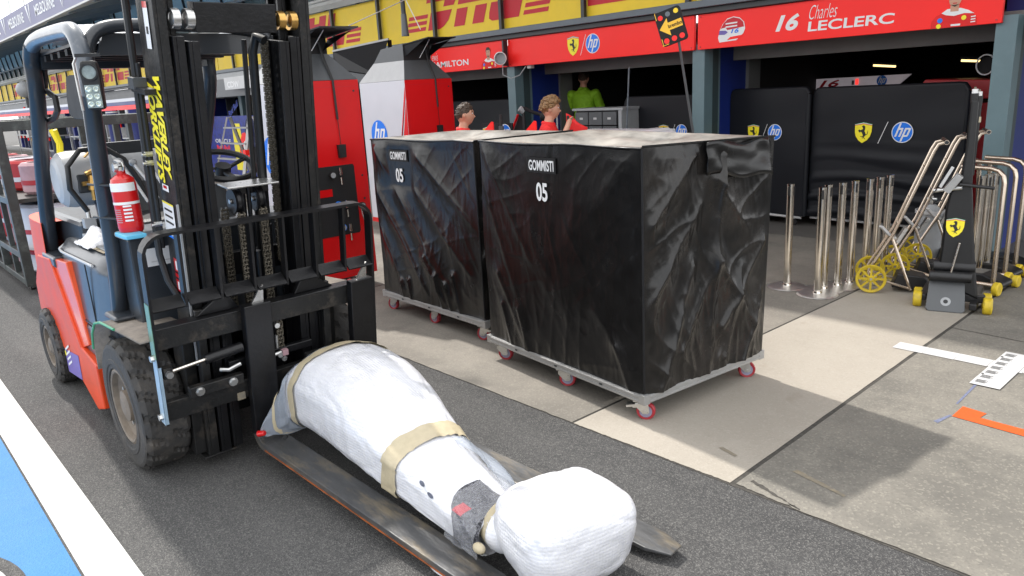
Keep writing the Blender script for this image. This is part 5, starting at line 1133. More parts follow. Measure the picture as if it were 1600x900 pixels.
# ------------------------------------------------------------------ red cabinets with hoods
def cabinet(label, X, y0, dx, dy, h, hood, window):
    t = thing('gas_cabinet', label, 'cabinet', (X-dx/2, y0+dy/2, 0), 0, 'red and white service cabinets')
    x0, x1, y1 = X-dx, X, y0+dy
    b = MB('cabred'); b.box((x0, y0+.004, .12), (x1, y1, h), 'cabred'); b.box((x0+.004, y0, .12), (x1-.006, y0+.004, h), 'cabwhite')
    b.build('body', t, bevel=.006)
    fs = FRONT(x0, y0, .12); b = MB('cabwhite'); hh = h-.12
    b.flat([(dx*.60, 0), (dx*.994, 0), (dx*.994, hh*.86)], fs, .003, 'cabred'); b.flat([(dx*.50, 0), (dx*.55, 0), (dx*.994, hh*.96), (dx*.994, hh*.89)], fs, .003, 'cabred')
    roundel(b, fs, dx*.36, hh*.64, .38, .003, ring=False); b.flat([(0, 0), (dx*.994, 0), (dx*.994, .06), (0, .06)], fs, .0045, 'cabred'); b.build('graphics', t)
    fr = SIDE(x1, y0, .12); b = MB('cabred')
    for (u0, v0, u1, v1) in ((.03, hh*.36, dy-.03, hh-.06), (.03, .03, dy-.03, hh*.34)):
        for q in ((u0, v0, u1, v0+.004), (u0, v1, u1, v1+.004), (u0, v0, u0+.004, v1), (u1, v0, u1+.004, v1)): b.flat([(q[0], q[1]), (q[2], q[1]), (q[2], q[3]), (q[0], q[3])], fr, .0015, 'bred')
    for v in (hh-.10, hh*.52, hh*.40): b.cyl(fr.p(dy-.06, v, 0), fr.p(dy-.06, v, .006), .010, 'mull', n=10)
    b.build('door_line', t)
    # hood: sloping roof, raised box, flared lid
    b = MB('cabgrey'); xm = x1-dx*.45; zc = h+.24; ya, yb = y0+.10, y1-.22
    vs = [(x0, y0, h+.003), (x1, y0, h+.003), (x1, y1, h+.003), (x0, y1, h+.003), (x0+.25, ya, zc), (x1-.12, ya, zc), (x1-.12, yb, zc), (x0+.25, yb, zc)]
    b.add(vs, [(1, 2, 6, 5), (2, 3, 7, 6), (3, 0, 4, 7)], 'cabgrey'); b.add(vs, [(0, 1, 5, 4)], 'cablid'); b.build('hood', t)
    b = MB('cabgrey'); zt = hood; xf = x1-.12
    fb = [(x0+.25, ya, zc), (xf, ya, zc), (xf, yb, zc), (x0+.25, yb, zc), (x0+.45, ya, zt-.03), (xf, ya, zt), (xf, yb, zt), (x0+.45, yb, zt-.03)]
    b.add(fb, [(0, 1, 5, 4), (4, 5, 6, 7), (3, 0, 4, 7), (2, 3, 7, 6)], 'cabgrey'); b.add(fb, [(1, 2, 6, 5)], 'dark')
    for (yy, zz) in ((ya+.0, zt-.06), (ya, zc+.06)): pass
    b.build('hood_box', t, bevel=.004)
    b = MB('cablid'); b.add([(xf-.02, ya+.02, zt), (xf+.38, ya+.12, zt+.055), (xf+.42, yb+.10, zt+.055), (xf-.02, yb+.02, zt), (xf-.02, ya+.02, zt-.012), (xf+.38, ya+.12, zt+.043), (xf+.42, yb+.10, zt+.043), (xf-.02, yb+.02, zt-.012)], [(0, 1, 2, 3), (7, 6, 5, 4), (0, 4, 5, 1), (1, 5, 6, 2), (2, 6, 7, 3), (3, 7, 4, 0)], 'black')
    b.add([(xf+.001, yb-.05, zc+.02), (xf+.34, yb+.08, zt+.03), (xf+.001, yb+.02, zt-.02)], [(0, 1, 2)], 'black'); b.add([(xf+.001, ya+.03, zc+.05), (xf+.30, ya+.12, zt+.03), (xf+.001, ya+.02, zt-.02)], [(0, 1, 2)], 'black')
    b.build('lid', t)
    b = MB('hose'); b.tube([(xf+.02, yb-.09, zt-.05), (xf+.05, yb-.07, zc-.05), (x1+.012, yb-.05, h), (x1+.015, yb-.045, h-.35)], .012, 'hose', 6); b.tube([(x1+.015, yb-.045, h-.35), (x1+.015, yb-.04, h-.58)], .003, 'hose', 4); b.prism([(-.035, -.12), (.035, -.12), (.04, 0), (-.04, 0)], SIDE(x1, yb-.04, h-.58), .002, .035, 'plastic')
    b.tube([(xf+.3, ya+.2, zt+.03), (xf+.12, ya+.16, zc+.02)], .004, 'ltgrey', 4); b.build('pendant_control', t, smooth=True)
    b = MB('mull')
    for x in (x0+.1, x1-.1):
        for y in (y0+.1, y1-.1): b.cyl((x, y, 0), (x, y, .12), .04, 'matte', n=10)
    b.split('foot', t)
    if window:
        b = MB('dark'); b.prism([(.03, .42), (dy*.78, .42), (dy*.80, .44), (dy*.80, 1.06), (dy*.78, 1.08), (.03, 1.08)], fr, -.2, .003, 'dark'); w_ = b.build('recess', t)
        b = MB('cabred'); b.flat([(.06, .80), (.30, .80), (.30, .87), (.06, .87)], fr, .006, 'cabred')
        for k, (u, v) in enumerate(((.33, .72), (.35, .50), (.58, .68), (.30, 1.0))):
            p = fr.p(u, v, .03); b.cyl(p, p+V((.03, 0, 0)), .032, 'hpblue' if k < 2 else 'plastic', n=18); b.cyl(p+V((.03, 0, 0)), p+V((.033, 0, 0)), .025, 'grey', n=18)
        for (u, v) in ((.43, .71), (.44, .48), (.40, 1.02)): p = fr.p(u, v, .02); b.cyl(p+V((0, 0, -.03)), p+V((0, 0, .04)), .016, 'chrome', n=10); b.cyl(p+V((0, 0, -.12)), p+V((0, 0, -.05)), .010, 'chrome', n=8)
        b.tube([fr.p(.58, .66, .02), fr.p(.58, .6, .03), fr.p(.60, .52, .03), fr.p(.63, .47, .04)], .006, 'steel', 6); b.split('gauge', t, smooth=True)
    return t
cabinet('red cabinet with gauges in its open recess right behind the forklift mast', -6.35, 3.14, .80, .70, 1.97, 2.36, True)
cabinet('white sided red cabinet with round blue logo behind the farther cart', -8.0, 5.50, 1.07, .74, 1.985, 2.42, False)
# black canopy between the two cabinets, and the mast with guy lines above
t = thing('equipment_canopy', 'glossy black canopy between the two cabinet hoods', 'canopy', (-9.5, 5.6, 0))
p = [at(520, 80, Y=6.9), at(607, 61, Y=7.3), at(590, 118, Y=7.3), at(528, 108, Y=6.9)]
b = MB('black'); b.add(p+[q+V((-.5, .3, 0)) for q in p], [(0, 1, 2, 3), (4, 5, 6, 7), (0, 1, 5, 4), (1, 2, 6, 5), (2, 3, 7, 6), (3, 0, 4, 7)], 'plastic'); b.bar(p[0], p[1], .03, .03, 'alu'); b.build('panel', t)
b = MB('matte'); c = (p[0]+p[1]+p[2]+p[3])/4
for q in p: b.bar((q.x-.2, q.y+.15, 0), (q.x-.2, q.y+.15, q.z), .05, .05, 'matte')
b.split('leg', t)
t = thing('antenna_mast', 'thin dark mast with two pale guy lines above the cabinet hood', 'mast', (-8.6, 5.8, 2.4)); c = at(633, 50, Y=5.85)
b = MB('mull'); b.cyl(c, c+V((0, 0, 1.2)), .03, 'mull'); b.cyl(c+V((0, 0, -.05)), c+V((0, 0, .22)), .05, 'cabgrey', .035); b.build('pole', t, smooth=True)
b = MB('rail'); b.tube([at(632, 0, Y=5.85), at(545, 40, Y=4.6)], .006, 'rail', 5); b.tube([at(634, 0, Y=5.85), at(657, 46, Y=5.9)], .006, 'rail', 5); b.build('guy_line', t)

# ------------------------------------------------------------------ steel barrier posts
K['satin'] = mat('satin_steel', (.62, .61, .59), .38, .9, .12, 14)
st = thing('barrier_post', 'polished steel barrier post standing alone nearest the cart', 'barrier post', (0, 0, 0), 0, 'polished steel barrier posts')
b = MB('steel'); b.lathe([(.0, .016), (.06, .015), (.15, .008), (.165, 0)], (0, 0, 0), (0, 0, 1), K['satin'], 36); b.lathe([(.04, .011), (.036, .03), (.03, .034)], (0, 0, 0), (0, 0, 1), 'chrome', 24); b.build('base', st, smooth=True, local=True)
b = MB('chrome'); b.cyl((0, 0, .03), (0, 0, .80), .031, 'chrome', n=24); b.build('post', st, smooth=True, local=True)
b = MB('plastic'); b.cyl((0, 0, .80), (0, 0, .885), .0315, 'chrome', n=24); b.box((-.008, -.034, .80), (.008, .034, .875), 'plastic'); b.box((-.034, -.008, .80), (.034, .008, .875), 'plastic'); b.lathe([(.033, .885), (.033, .895), (0, .897)], (0, 0, 0), (0, 0, 1), 'chrome', 24); b.build('head', st, smooth=True, local=True)
SP = [(1233, 290, 'polished steel barrier post standing alone nearest the cart'), (1282, 294, 'second steel barrier post from the cart, the front one of a close pair'),
      (1291, 291, 'steel barrier post directly behind the second one, almost touching it'), (1313, 289, 'steel barrier post just right of the close pair'),
      (1332, 287, 'fifth steel barrier post from the cart with a clear gap either side'), (1355, 286, 'steel barrier post left of the two rearmost posts'),
      (1370, 284, 'steel barrier post second from the tube trolleys'), (1385, 282, 'rearmost barrier post beside the tube trolley handles'),
      (1526, 292, 'left steel barrier post behind the black jack'), (1536, 290, 'middle steel barrier post behind the black jack'), (1546, 291, 'right steel barrier post behind the black jack')]
YD = [5.96, 5.88, 6.04, 6.2, 6.34, 6.5, 6.65, 6.8, 7.0, 7.1, 7.2]
for i, (x, y, lab) in enumerate(SP):
    yd = YD[i]
    o = st if i == 0 else copy_tree(st); p = at(x, (y+max(y, 430))/2, Y=yd); o.location = (p.x, p.y, .008); o.rotation_euler = (0, 0, i*.6); o['label'] = lab

# ------------------------------------------------------------------ quick lift tube trolleys
def spoked(b, c, ax, r, m, nsp=8):
    ax = V(ax).normalized(); u = V((0, 0, 1)); a = ax.cross(u).normalized()
    b.lathe([(r-.022, -.012), (r-.004, -.016), (r, -.008), (r, .008), (r-.004, .016), (r-.022, .012), (r-.022, -.012)], c, ax, m, 36)
    b.lathe([(0, -.016), (.022, -.016), (.026, -.010), (.026, .010), (.022, .016), (0, .016)], c, ax, m, 18); b.lathe([(0, -.02), (.010, -.02), (.010, -.014)], c, ax, 'steel', 10); b.lathe([(0, .02), (.010, .02), (.010, .014)], c, ax, 'steel', 10)
    for k in range(nsp):
        t = 2*math.pi*k/nsp; d = a*math.cos(t)+u*math.sin(t); b.bar(V(c)+d*.02, V(c)+d*(r-.018), .017, .014, m, ax)
def trolley(label, loc, rz):
    """local: y = axle, x = rearwards lean of the handle"""
    t = thing('lift_trolley', label, 'trolley', loc, rz, 'tube frame lift trolleys with yellow wheels')
    r = .118; W = .15
    b = MB('warmsteel'); e0 = V((0, 0, r)); top = V((.62, 0, 1.22))
    for s in (-1, 1):
        y = s*.105
        b.tube([(-.02, y, .17), (.15, y, .50), (.385, y*1.0, 1.15), (.41, y, 1.20), (.47, y, 1.215)], .0125, 'warmsteel', 8)
        b.tube([(.14, y, .44), (.30, y, .02)], .011, 'warmsteel', 8); b.tube([(-.02, y, .17), (0, y, r)], .012, 'warmsteel', 8); b.tube([(.0, y, r), (.30, y, .03)], .010, 'warmsteel', 8)
    for f_ in (.1, .42, .8): p = V((.15, 0, .50)).lerp(V((.385, 0, 1.15)), f_); b.cyl(p+V((0, -.105, 0)), p+V((0, .105, 0)), .009, 'warmsteel', n=8)
    b.cyl((0, -W-.03, r), (0, W+.03, r), .010, 'steel', n=8); b.build('frame', t, smooth=True, local=True)
    b = MB('plastic'); b.cyl((.46, -.14, 1.216), (.46, .14, 1.216), .019, 'warmsteel', n=12); b.cyl((.46, -.142, 1.216), (.46, -.148, 1.216), .014, 'mull', n=12); b.build('handle', t, smooth=True, local=True)
    for s in (-1, 1):
        b = MB('wheely'); spoked(b, (0, s*(W+.02), r), (0, 1, 0), r, 'wheely'); b.build('wheel', t, smooth=True, local=True)
    b = MB('plastic'); b.add([(.16, -.09, .03), (.40, -.09, .02), (.46, -.09, .06), (.40, -.09, .13), (.20, -.09, .15), (.16, .09, .03), (.40, .09, .02), (.46, .09, .06), (.40, .09, .13), (.20, .09, .15)], [(0, 1, 2, 3, 4), (9, 8, 7, 6, 5)]+[(k, (k+1) % 5, 5+(k+1) % 5, 5+k) for k in range(5)], 'plastic'); b.build('lifting_shoe', t, local=True, bevel=.01)
    b = MB('steel'); b.bar((.12, -.03, .46), (.05, -.06, .54), .05, .02, 'ltgrey'); b.bar((.18, 0, .40), (.24, 0, .52), .10, .03, 'steel'); b.cyl((.16, -.10, .45), (.16, .10, .45), .012, 'steel', n=8); b.build('latch', t, local=True, bevel=.003)
    return t
for (wx, wy, lab) in ((1336, 454, 'front tube trolley with its big yellow spoked wheel facing the pit lane'), (1374, 434, 'middle tube trolley between the front one and the black jack'), (1410, 417, 'rear tube trolley partly behind the black jack')):
    p = at(wx, wy, Z=0); trolley(lab, (p.x+.06, p.y+.14, .008), R(24))

# ------------------------------------------------------------------ black crest jack
J = thing('quick_lift_jack', 'tall black jack with yellow crest, folded foot plate and yellow rollers', 'jack', (-1.86, 6.12, 0))
jb = V((-1.86, 6.12, 0)); JR = Matrix.Translation(jb) @ Matrix.Rotation(R(18), 4, 'Z')
b = MB('carbon'); prof = [(-.13, .20), (-.10, .12), (.10, .12), (.20, .08), (.16, .30), (.115, .62), (.085, .86), (.075, .92), (.065, 1.2), (.062, 1.55), (.005, 1.55), (-.0, 1.2), (-.02, .95), (-.085, .88), (-.105, .75), (-.11, .45)]
fr = Frame((0, 0, 0), (1, 0, 0), (-.0, .10, .995)); b.prism([(u*.88, v) for u, v in prof], fr, -.05, .05, 'carbon'); b.xf(JR); b.build('body', J, bevel=.016)
b = MB('carbon')
for (x, y, z) in ((.02, .14, 1.62), (.048, .165, 1.60)): b.cyl((x, y-.04, 1.0), (x+.004, y, z-.10), .024, 'carbon', n=12); b.cyl((x+.004, y, z-.10), (x+.004, y, z-.03), .026, 'plastic', n=12); b.cyl((x+.004, y, z-.03), (x+.004, y, z), .02, 'white', n=12); b.cyl((x+.004, y, z), (x+.004, y, z+.015), .008, 'ochre', n=8)
b.cyl((.055, .16, 1.38), (.055, .163, 1.42), .0255, 'tape', n=12); b.xf(JR); b.build('handle_tube', J, smooth=True)
b = MB('yl'); f2 = Frame(fr.p(-.02, .62, .0525), fr.ux, fr.uy); shield(b, f2, 0, 0, .145); b.xf(JR); b.build('emblem', J)
b = MB('plastic'); f3 = Frame((-.165, -.16, .0), (1, 0, 0), (.0, .50, .86)); b.prism([(.02, .01), (.24, .01), (.26, .03), (.245, .24), (.235, .25), (.025, .25), (.01, .24), (0, .03)], f3, -.016, 0, 'cabgrey'); b.disc(f3, .13, .09, .034, .001, 'grey', 20); b.disc(f3, .13, .09, .016, .002, 'plastic', 12); b.xf(JR); b.build('foot_plate', J, bevel=.005)
b = MB('plastic'); b.cyl((-.16, -.06, .26), (.12, -.06, .26), .04, 'plastic', n=14); b.cyl((-.14, .02, .32), (.14, .02, .32), .05, 'plastic', n=14); b.bar((-.15, 0, .10), (.22, 0, .09), .06, .06, 'plastic'); b.bar((.14, -.16, .06), (.20, .40, .07), .05, .05, 'plastic'); b.bar((-.19, -.05, .08), (-.15, .35, .09), .05, .05, 'plastic'); b.xf(JR); b.build('base', J, smooth=True, bevel=.008)
b = MB('steel'); b.cyl((-.02, -.07, .28), (.02, -.055, .52), .008, 'chrome'); b.bar((-.10, -.04, .90), (-.02, -.04, 1.02), .10, .05, 'alu'); b.bar((-.14, -.05, .93), (-.07, -.05, 1.08), .03, .02, 'ltgrey'); b.cyl((-.18, -.03, .90), (.0, -.05, .93), .016, 'steel'); b.cyl((-.02, -.07, .955), (.20, -.07, .93), .012, 'plastic'); b.tube([(-.16, -.06, .92), (-.2, -.08, .86), (-.16, -.09, .82), (-.12, -.08, .84)], .005, 'plastic', 6); b.xf(JR); b.split('release_mechanism', J, smooth=True, bevel=.003)
for (x, y, r_) in ((-.225, -.02, .062), (-.225, .10, .06), (.235, -.10, .064), (.235, .06, .06)):
    b = MB('wheely'); b.lathe([(0, -.026), (r_*.3, -.03), (r_*.35, -.02), (r_*.8, -.02), (r_*.86, -.03), (r_, -.022), (r_, .022), (r_*.86, .03), (r_*.8, .02), (r_*.35, .02), (r_*.3, .03), (0, .026)], (x, y, r_), (1, 0, 0), 'wheely', 28); b.xf(JR); b.build('wheel', J, smooth=True)

# low jacks with bent tube handles
def lowjack(label, loc, rz):
    t = thing('low_jack', label, 'jack', loc, rz, 'low jacks with bent tube handles')
    b = MB('warmsteel'); b.tube([(.0, -.17, .05), (.0, -.17, .88), (-.012, -.165, .935), (-.05, -.15, .97), (-.11, -.13, .985), (-.36, -.06, .985)], .0185, 'warmsteel', 10); b.tube([(-.36, -.06, .985), (-.38, .0, .985), (-.37, .04, .96), (-.33, .05, .3)], .0185, 'warmsteel', 10); b.build('handle', t, smooth=True, local=True)
    b = MB('plastic'); b.add([(-.5, -.14, .12), (-.1, -.14, .14), (.06, -.14, .08), (.06, -.14, .04), (-.5, -.14, .05), (-.5, .06, .12), (-.1, .06, .14), (.06, .06, .08), (.06, .06, .04), (-.5, .06, .05)], [(0, 1, 2, 3, 4), (9, 8, 7, 6, 5)]+[(k, (k+1) % 5, 5+(k+1) % 5, 5+k) for k in range(5)], 'plastic'); b.build('body', t, local=True, bevel=.015)
    b = MB('warmsteel'); b.cyl((-.55, -.19, .07), (.02, -.19, .07), .014, 'warmsteel', n=8); b.cyl((-.5, .09, .06), (.02, .09, .06), .013, 'warmsteel', n=8); b.cyl((.03, -.22, .06), (.03, .13, .06), .010, 'steel', n=8); b.build('rail', t, local=True, smooth=True)
    for (x, y, r_) in ((.055, -.235, .055), (.055, .13, .05), (-.48, .13, .05)):
        b = MB('wheely'); b.lathe([(0, -.022), (r_*.4, -.022), (r_*.85, -.024), (r_, -.016), (r_, .016), (r_*.85, .024), (r_*.4, .022), (0, .022)], (x, y, r_), (1, 0, 0), 'wheely', 24); b.build('wheel', t, local=True, smooth=True)
for (px, py, lab) in ((1556, 462, 'nearest low jack with a bent steel tube handle, beside the black crest jack'), (1574, 445, 'middle low jack with a bent steel tube handle'), (1590, 432, 'farthest low jack with a bent steel tube handle, by the teal column')):
    p = at(px, py, Z=0); lowjack(lab, (p.x-.02, p.y+.2, .008), R(-6))
# grey gas bottle
p = at(1446, 410, Z=0); t = thing('gas_bottle', 'grey gas bottle standing behind the tube trolleys', 'gas bottle', (p.x, p.y, .008))
b = MB('ltgrey'); b.lathe([(0, 0), (.11, 0), (.115, .02), (.115, .42), (.10, .50), (.05, .545), (.03, .55)], (0, 0, 0), (0, 0, 1), 'grey', 28); b.build('body', t, smooth=True, local=True)
b = MB('steel'); b.lathe([(.118, .47), (.125, .47), (.125, .50), (.118, .50)], (0, 0, 0), (0, 0, 1), 'ltgrey', 28); b.cyl((0, 0, .55), (0, 0, .63), .02, 'steel', n=10); b.cyl((-.05, 0, .60), (.05, 0, .60), .012, 'steel', n=8); b.build('valve', t, smooth=True, local=True)

# ------------------------------------------------------------------ pit board on its pole
c = [at(1022, 22, Y=6.3), at(1064, 6, Y=6.42), at(1073, 59, Y=6.42), at(1035, 75, Y=6.3)]
t = thing('pit_board', 'black pit board with yellow arrow and red holes on a long pole', 'pit board', c[3])
ux = ((c[1]-c[0])+(c[2]-c[3])).normalized(); uy = ((c[0]-c[3])+(c[1]-c[2])); uy = (uy-ux*uy.dot(ux)).normalized()
W_ = ((c[1]-c[0]).length+(c[2]-c[3]).length)/2; H_ = ((c[0]-c[3]).length+(c[1]-c[2]).length)/2
o0 = (c[0]+c[1]+c[2]+c[3])/4-ux*W_/2-uy*H_/2; fr = Frame(o0, ux, uy)
rr = .03; cor = lambda x, y, a: [(x+rr*math.cos(R(a+30*k)), y+rr*math.sin(R(a+30*k))) for k in range(4)]
b = MB('matte'); b.prism(cor(rr, rr, 180)+cor(W_-rr, rr, 270)+cor(W_-rr, H_-rr, 0)+cor(rr, H_-rr, 90), fr, -.03, 0, 'matte'); b.build('board', t)
b = MB('yl'); Q = lambda pts: [(x*W_, y*H_) for x, y in pts]
ym = mat('arrow_yellow', (.85, .47, .02), .5); b.flat(Q([(.06, .50), (.42, .76), (.42, .62), (.93, .62), (.93, .40), (.42, .40), (.42, .24)]), fr, .003, ym); b.text('brembo', fr, .40*W_, .455*H_, .52*W_, .11*H_, .006, 'matte', .015)
for k in range(3): b.disc(fr, W_*(.2+.3*k), H_*.13, .026, .003, 'fascia', 20)
b.disc(fr, W_*.2, H_*.82, .024, .003, 'fascia', 20); b.disc(fr, W_*.5, H_*.86, .024, .003, 'gutter', 20); b.disc(fr, W_*.82, H_*.87, .024, .003, 'yellow', 20)
for q in (((.03, .0), (.03, .22)), ((.03, .78), (.03, 1.0)), ((.0, .02), (.25, .02))): a0, a1 = Q(q); b.flat([a0, (a0[0]+.006, a0[1]+.006), (a1[0]+.006, a1[1]+.006), a1], fr, .004, ym)
b.build('face', t)
b = MB('plastic'); pb = at(1084, 213, Y=6.6); b.cyl(fr.p(W_*.62, .02, -.02), pb, .013, 'cabgrey', n=8); b.build('pole', t, smooth=True)
b = MB('steel'); b.cyl(pb+V((0, 0, -.02)), pb, .035, 'white'); b.cyl((pb.x, pb.y, 0), pb, .02, 'alu'); b.cyl((pb.x, pb.y, 0), (pb.x, pb.y, .03), .16, 'plastic', n=20); b.build('stand', t, smooth=True)

# red signal flags, wheel gun post, dark stand between the people
def flag(px, lab, txt):
    o = at(px, 212, Y=5.6); t = thing('board_flag', lab, 'board', (o.x, o.y, 0)); fr = FRONT(o.x, o.y, o.z)
    b = MB('red'); b.prism([(-.02, -.06), (.16, -.06), (.16, .15), (.13, .155), (-.02, .04)], fr, -.012, 0, 'fascia'); b.text(txt, fr, .02, -.03, .10, .075, .002, 'white', .03, .2); b.build('board', t)
    b = MB('matte'); b.cyl((o.x+.15, o.y+.01, 0), (o.x+.15, o.y+.01, o.z+.0), .012); b.cyl((o.x+.15, o.y, 0), (o.x+.15, o.y, .03), .12); b.build('stand', t)
flag(757, 'small red angled board just right of the left person', 'L'); flag(822, 'small red angled board just left of the fair haired person', '4')
o = at(784, 212, Y=5.9); t = thing('tool_stand', 'thin dark stand pole with a round blue logo board behind it', 'stand', (o.x, o.y, 0)); b = MB('matte'); b.cyl((o.x, o.y, 0), (o.x, o.y, o.z+.24), .018, 'plastic'); b.cyl((o.x, o.y, o.z+.05), (o.x, o.y, o.z+.11), .03, 'cabgrey'); b.cyl((o.x, o.y, 0), (o.x, o.y, .03), .15, 'plastic'); b.build('pole', t, smooth=True)
b = MB('white'); fr = FRONT(o.x-.1, o.y+.06, o.z); b.prism([(-.33, -.2), (.22, -.2), (.22, .14), (-.33, .14)], fr, -.02, -.003, 'navyfab'); roundel(b, fr, .1, .03, .2); shield(b, fr, -.22, .0, .2); b.build('logo_board', t)
o = at(812, 212, Y=7.0); t = thing('camera_rig', 'dark camera rig on a stand with a pale boom tip between the people', 'camera rig', (o.x, o.y, 0)); b = MB('matte')
b.add([(o.x-.22, o.y, o.z-.1), (o.x+.14, o.y, o.z-.1), (o.x+.12, o.y, o.z+.22), (o.x+.02, o.y, o.z+.28)], [(0, 1, 2, 3)], 'matte'); b.bar((o.x-.24, o.y-.01, o.z-.1), (o.x+.0, o.y-.01, o.z+.28), .03, .02, 'red'); b.cyl((o.x+.1, o.y, 0), (o.x+.1, o.y, o.z+.32), .02, 'plastic'); b.cyl((o.x+.1, o.y, o.z+.32), (o.x+.08, o.y-.05, o.z+.36), .04, 'grey'); b.tube([(o.x+.1, o.y, o.z+.36), (o.x+.3, o.y, o.z+.30), (o.x+.5, o.y, o.z+.26)], .022, 'matte', 8); b.ball((o.x+.5, o.y, o.z+.25), .07, 'matte'); b.cyl((o.x+.62, o.y+.1, 0), (o.x+.62, o.y+.1, o.z+.4), .012, 'grey'); b.build('rig', t, smooth=True)
o = at(985, 212, Y=7.4); t = thing('pole', 'thin blue pole leaning upright behind the bench', 'pole', (o.x, o.y, 0)); b = MB('hpblue'); b.cyl((o.x-.15, o.y, 0), at(983, 105, Y=7.4), .010, 'slatetop', n=6); b.build('shaft', t)
# ------------------------------------------------------------------ people
def evalmesh(o):
    dg = bpy.context.evaluated_depsgraph_get(); me = bpy.data.meshes.new_from_object(o.evaluated_get(dg)); old = o.data; bpy.data.objects.remove(o); bpy.data.meshes.remove(old); return me
def person(label, loc, rz, shirt, hair, hairlong, armR, head_turn=0, head_tilt=0, H=1.78, sleeves=True):
    """faces local +X; armR: 'down', 'mouth' or 'front'"""
    t = thing('person', label, 'person', loc, rz)
    s = H/1.78; J = {}
    J['pel'] = (0, 0, .95); J['sp'] = (.005, 0, 1.12); J['ch'] = (-.005, 0, 1.33); J['nk'] = (-.01, 0, 1.46); J['nk2'] = (.005, 0, 1.55)
    E = [('pel', 'sp'), ('sp', 'ch'), ('ch', 'nk'), ('nk', 'nk2')]; Rd = dict(pel=(.125, .165), sp=(.105, .145), ch=(.115, .175), nk=(.062, .062), nk2=(.056, .056))
    for q, sgn in (('l', 1), ('r', -1)):
        J['hp'+q] = (0, .10*sgn, .90); J['kn'+q] = (.03, .12*sgn, .50); J['an'+q] = (-.01, .13*sgn, .09); J['to'+q] = (.15, .15*sgn, .045)
        E += [('pel', 'hp'+q), ('hp'+q, 'kn'+q), ('kn'+q, 'an'+q), ('an'+q, 'to'+q)]; Rd['hp'+q] = (.105, .105); Rd['kn'+q] = (.072, .072); Rd['an'+q] = (.05, .05); Rd['to'+q] = (.042, .05)
        J['sh'+q] = (-.01, .20*sgn, 1.42); mode = armR if q == 'r' else ('down' if armR != 'front' else 'front')
        el, wr = {'down': ((-.02, .26*sgn, 1.14), (.07, .27*sgn, .90)), 'mouth': ((.12, .27*sgn, 1.20), (.215, .10*sgn, 1.46)), 'front': ((.10, .27*sgn, 1.16), (.33, .20*sgn, 1.17))}[mode]
        J['el'+q] = el; J['wr'+q] = wr; d = (V(wr)-V(el)).normalized(); J['pa'+q] = tuple(V(wr)+d*.07)
        E += [('ch', 'sh'+q), ('sh'+q, 'el'+q), ('el'+q, 'wr'+q), ('wr'+q, 'pa'+q)]; Rd['sh'+q] = (.062, .062); Rd['el'+q] = (.05, .05); Rd['wr'+q] = (.033, .03); Rd['pa'+q] = (.022, .04)
    b = MB('skin'); TS = [(.84, .09, .15, 0), (.92, .122, .172, 0), (1.02, .118, .158, .004), (1.12, .108, .146, .006), (1.24, .118, .162, 0), (1.34, .120, .182, -.006), (1.41, .098, .178, -.012), (1.455, .074, .12, -.012), (1.485, .058, .066, -.01), (1.56, .054, .056, .004), (1.60, .05, .05, .012)]
    n_ = 28; vs = [(x+rx*math.cos(2*math.pi*k/n_), ry*math.sin(2*math.pi*k/n_), z) for z, rx, ry, x in TS for k in range(n_)]
    b.add(vs, [(i*n_+k, i*n_+(k+1) % n_, (i+1)*n_+(k+1) % n_, (i+1)*n_+k) for i in range(len(TS)-1) for k in range(n_)]+[tuple(range(n_-1, -1, -1)), tuple(range((len(TS)-1)*n_, len(TS)*n_))], 'skin')
    RR = {k: sum(v)/2 for k, v in Rd.items()}
    for a_, c_ in E:
        if a_ in ('pel', 'sp', 'ch', 'nk') and c_ in ('sp', 'ch', 'nk', 'nk2', 'hpl', 'hpr'): continue
        ra, rc = (RR[a_] if a_ != 'ch' else .06), RR[c_]; p, q = V(J[a_]), V(J[c_]); m_ = p.lerp(q, .35); bulge = 1.06 if a_[:2] in ('kn', 'el') else 1.0
        b.tube([p, m_, q], [ra, (ra*.65+rc*.35)*bulge, rc], 'skin', 14); b.ball(q, rc*1.0, 'skin', 14, 10)
        if a_[:2] == 'an': b.tube([V(J[a_])+V((-.05, 0, -.05)), V(J[c_])+V((0, 0, -.005)), V(J[c_])+V((.06, 0, -.012))], [.038, .042, .03], 'skin', 12)
    for q in 'lr': b.ball(J['hp'+q], .115, 'skin', 16, 12)
    b.v = [p*s for p in b.v]
    hc = V((.03, 0, 1.665)); HM = Matrix.Translation(hc*s) @ Matrix.Rotation(head_turn, 4, 'Z') @ Matrix.Rotation(head_tilt, 4, 'Y') @ Matrix.Scale(s, 4)
    hb = MB('skin')
    def hd_(u, v):
        a = 2*math.pi*u; th = math.pi*(.001+.998*v); x = math.cos(a)*math.sin(th); y = math.sin(a)*math.sin(th); z = math.cos(th)
        X = .098*x*(1.02 if x < 0 else 1-.10*max(0, z)); Y = .077*y*(1-.30*max(0, -z)**1.5*1.1); Z = .118*z
        if x > 0: X += .016*max(0, -z-.35)*(1-abs(y)*1.5 if abs(y) < .66 else 0)*1.4       # chin
        if x > .2: X -= .010*math.exp(-((z-.16)/.10)**2)*math.exp(-((abs(y)-.38)/.2)**2)*1.3   # eye sockets
        if x > .3: X += .008*math.exp(-((z-.34)/.10)**2)*(1-abs(y))                         # brow
        if x > .3: X += .007*math.exp(-((z+.42)/.07)**2)*math.exp(-(y/.3)**2)               # lips
        return V((X, Y, Z))
    hb.grid(hd_, 40, 28, 'skin', closeu=True)
    hb.add([(.088, 0, .028), (.112, 0, -.022), (.09, .019, -.027), (.09, -.019, -.027), (.07, .016, .02), (.07, -.016, .02), (.06, 0, -.03)], [(0, 1, 2), (0, 3, 1), (0, 2, 4), (0, 5, 3), (1, 3, 6), (1, 6, 2)], 'skin'); hb.ball((.104, 0, -.018), (.014, .014, .012), 'skin', 10, 8)
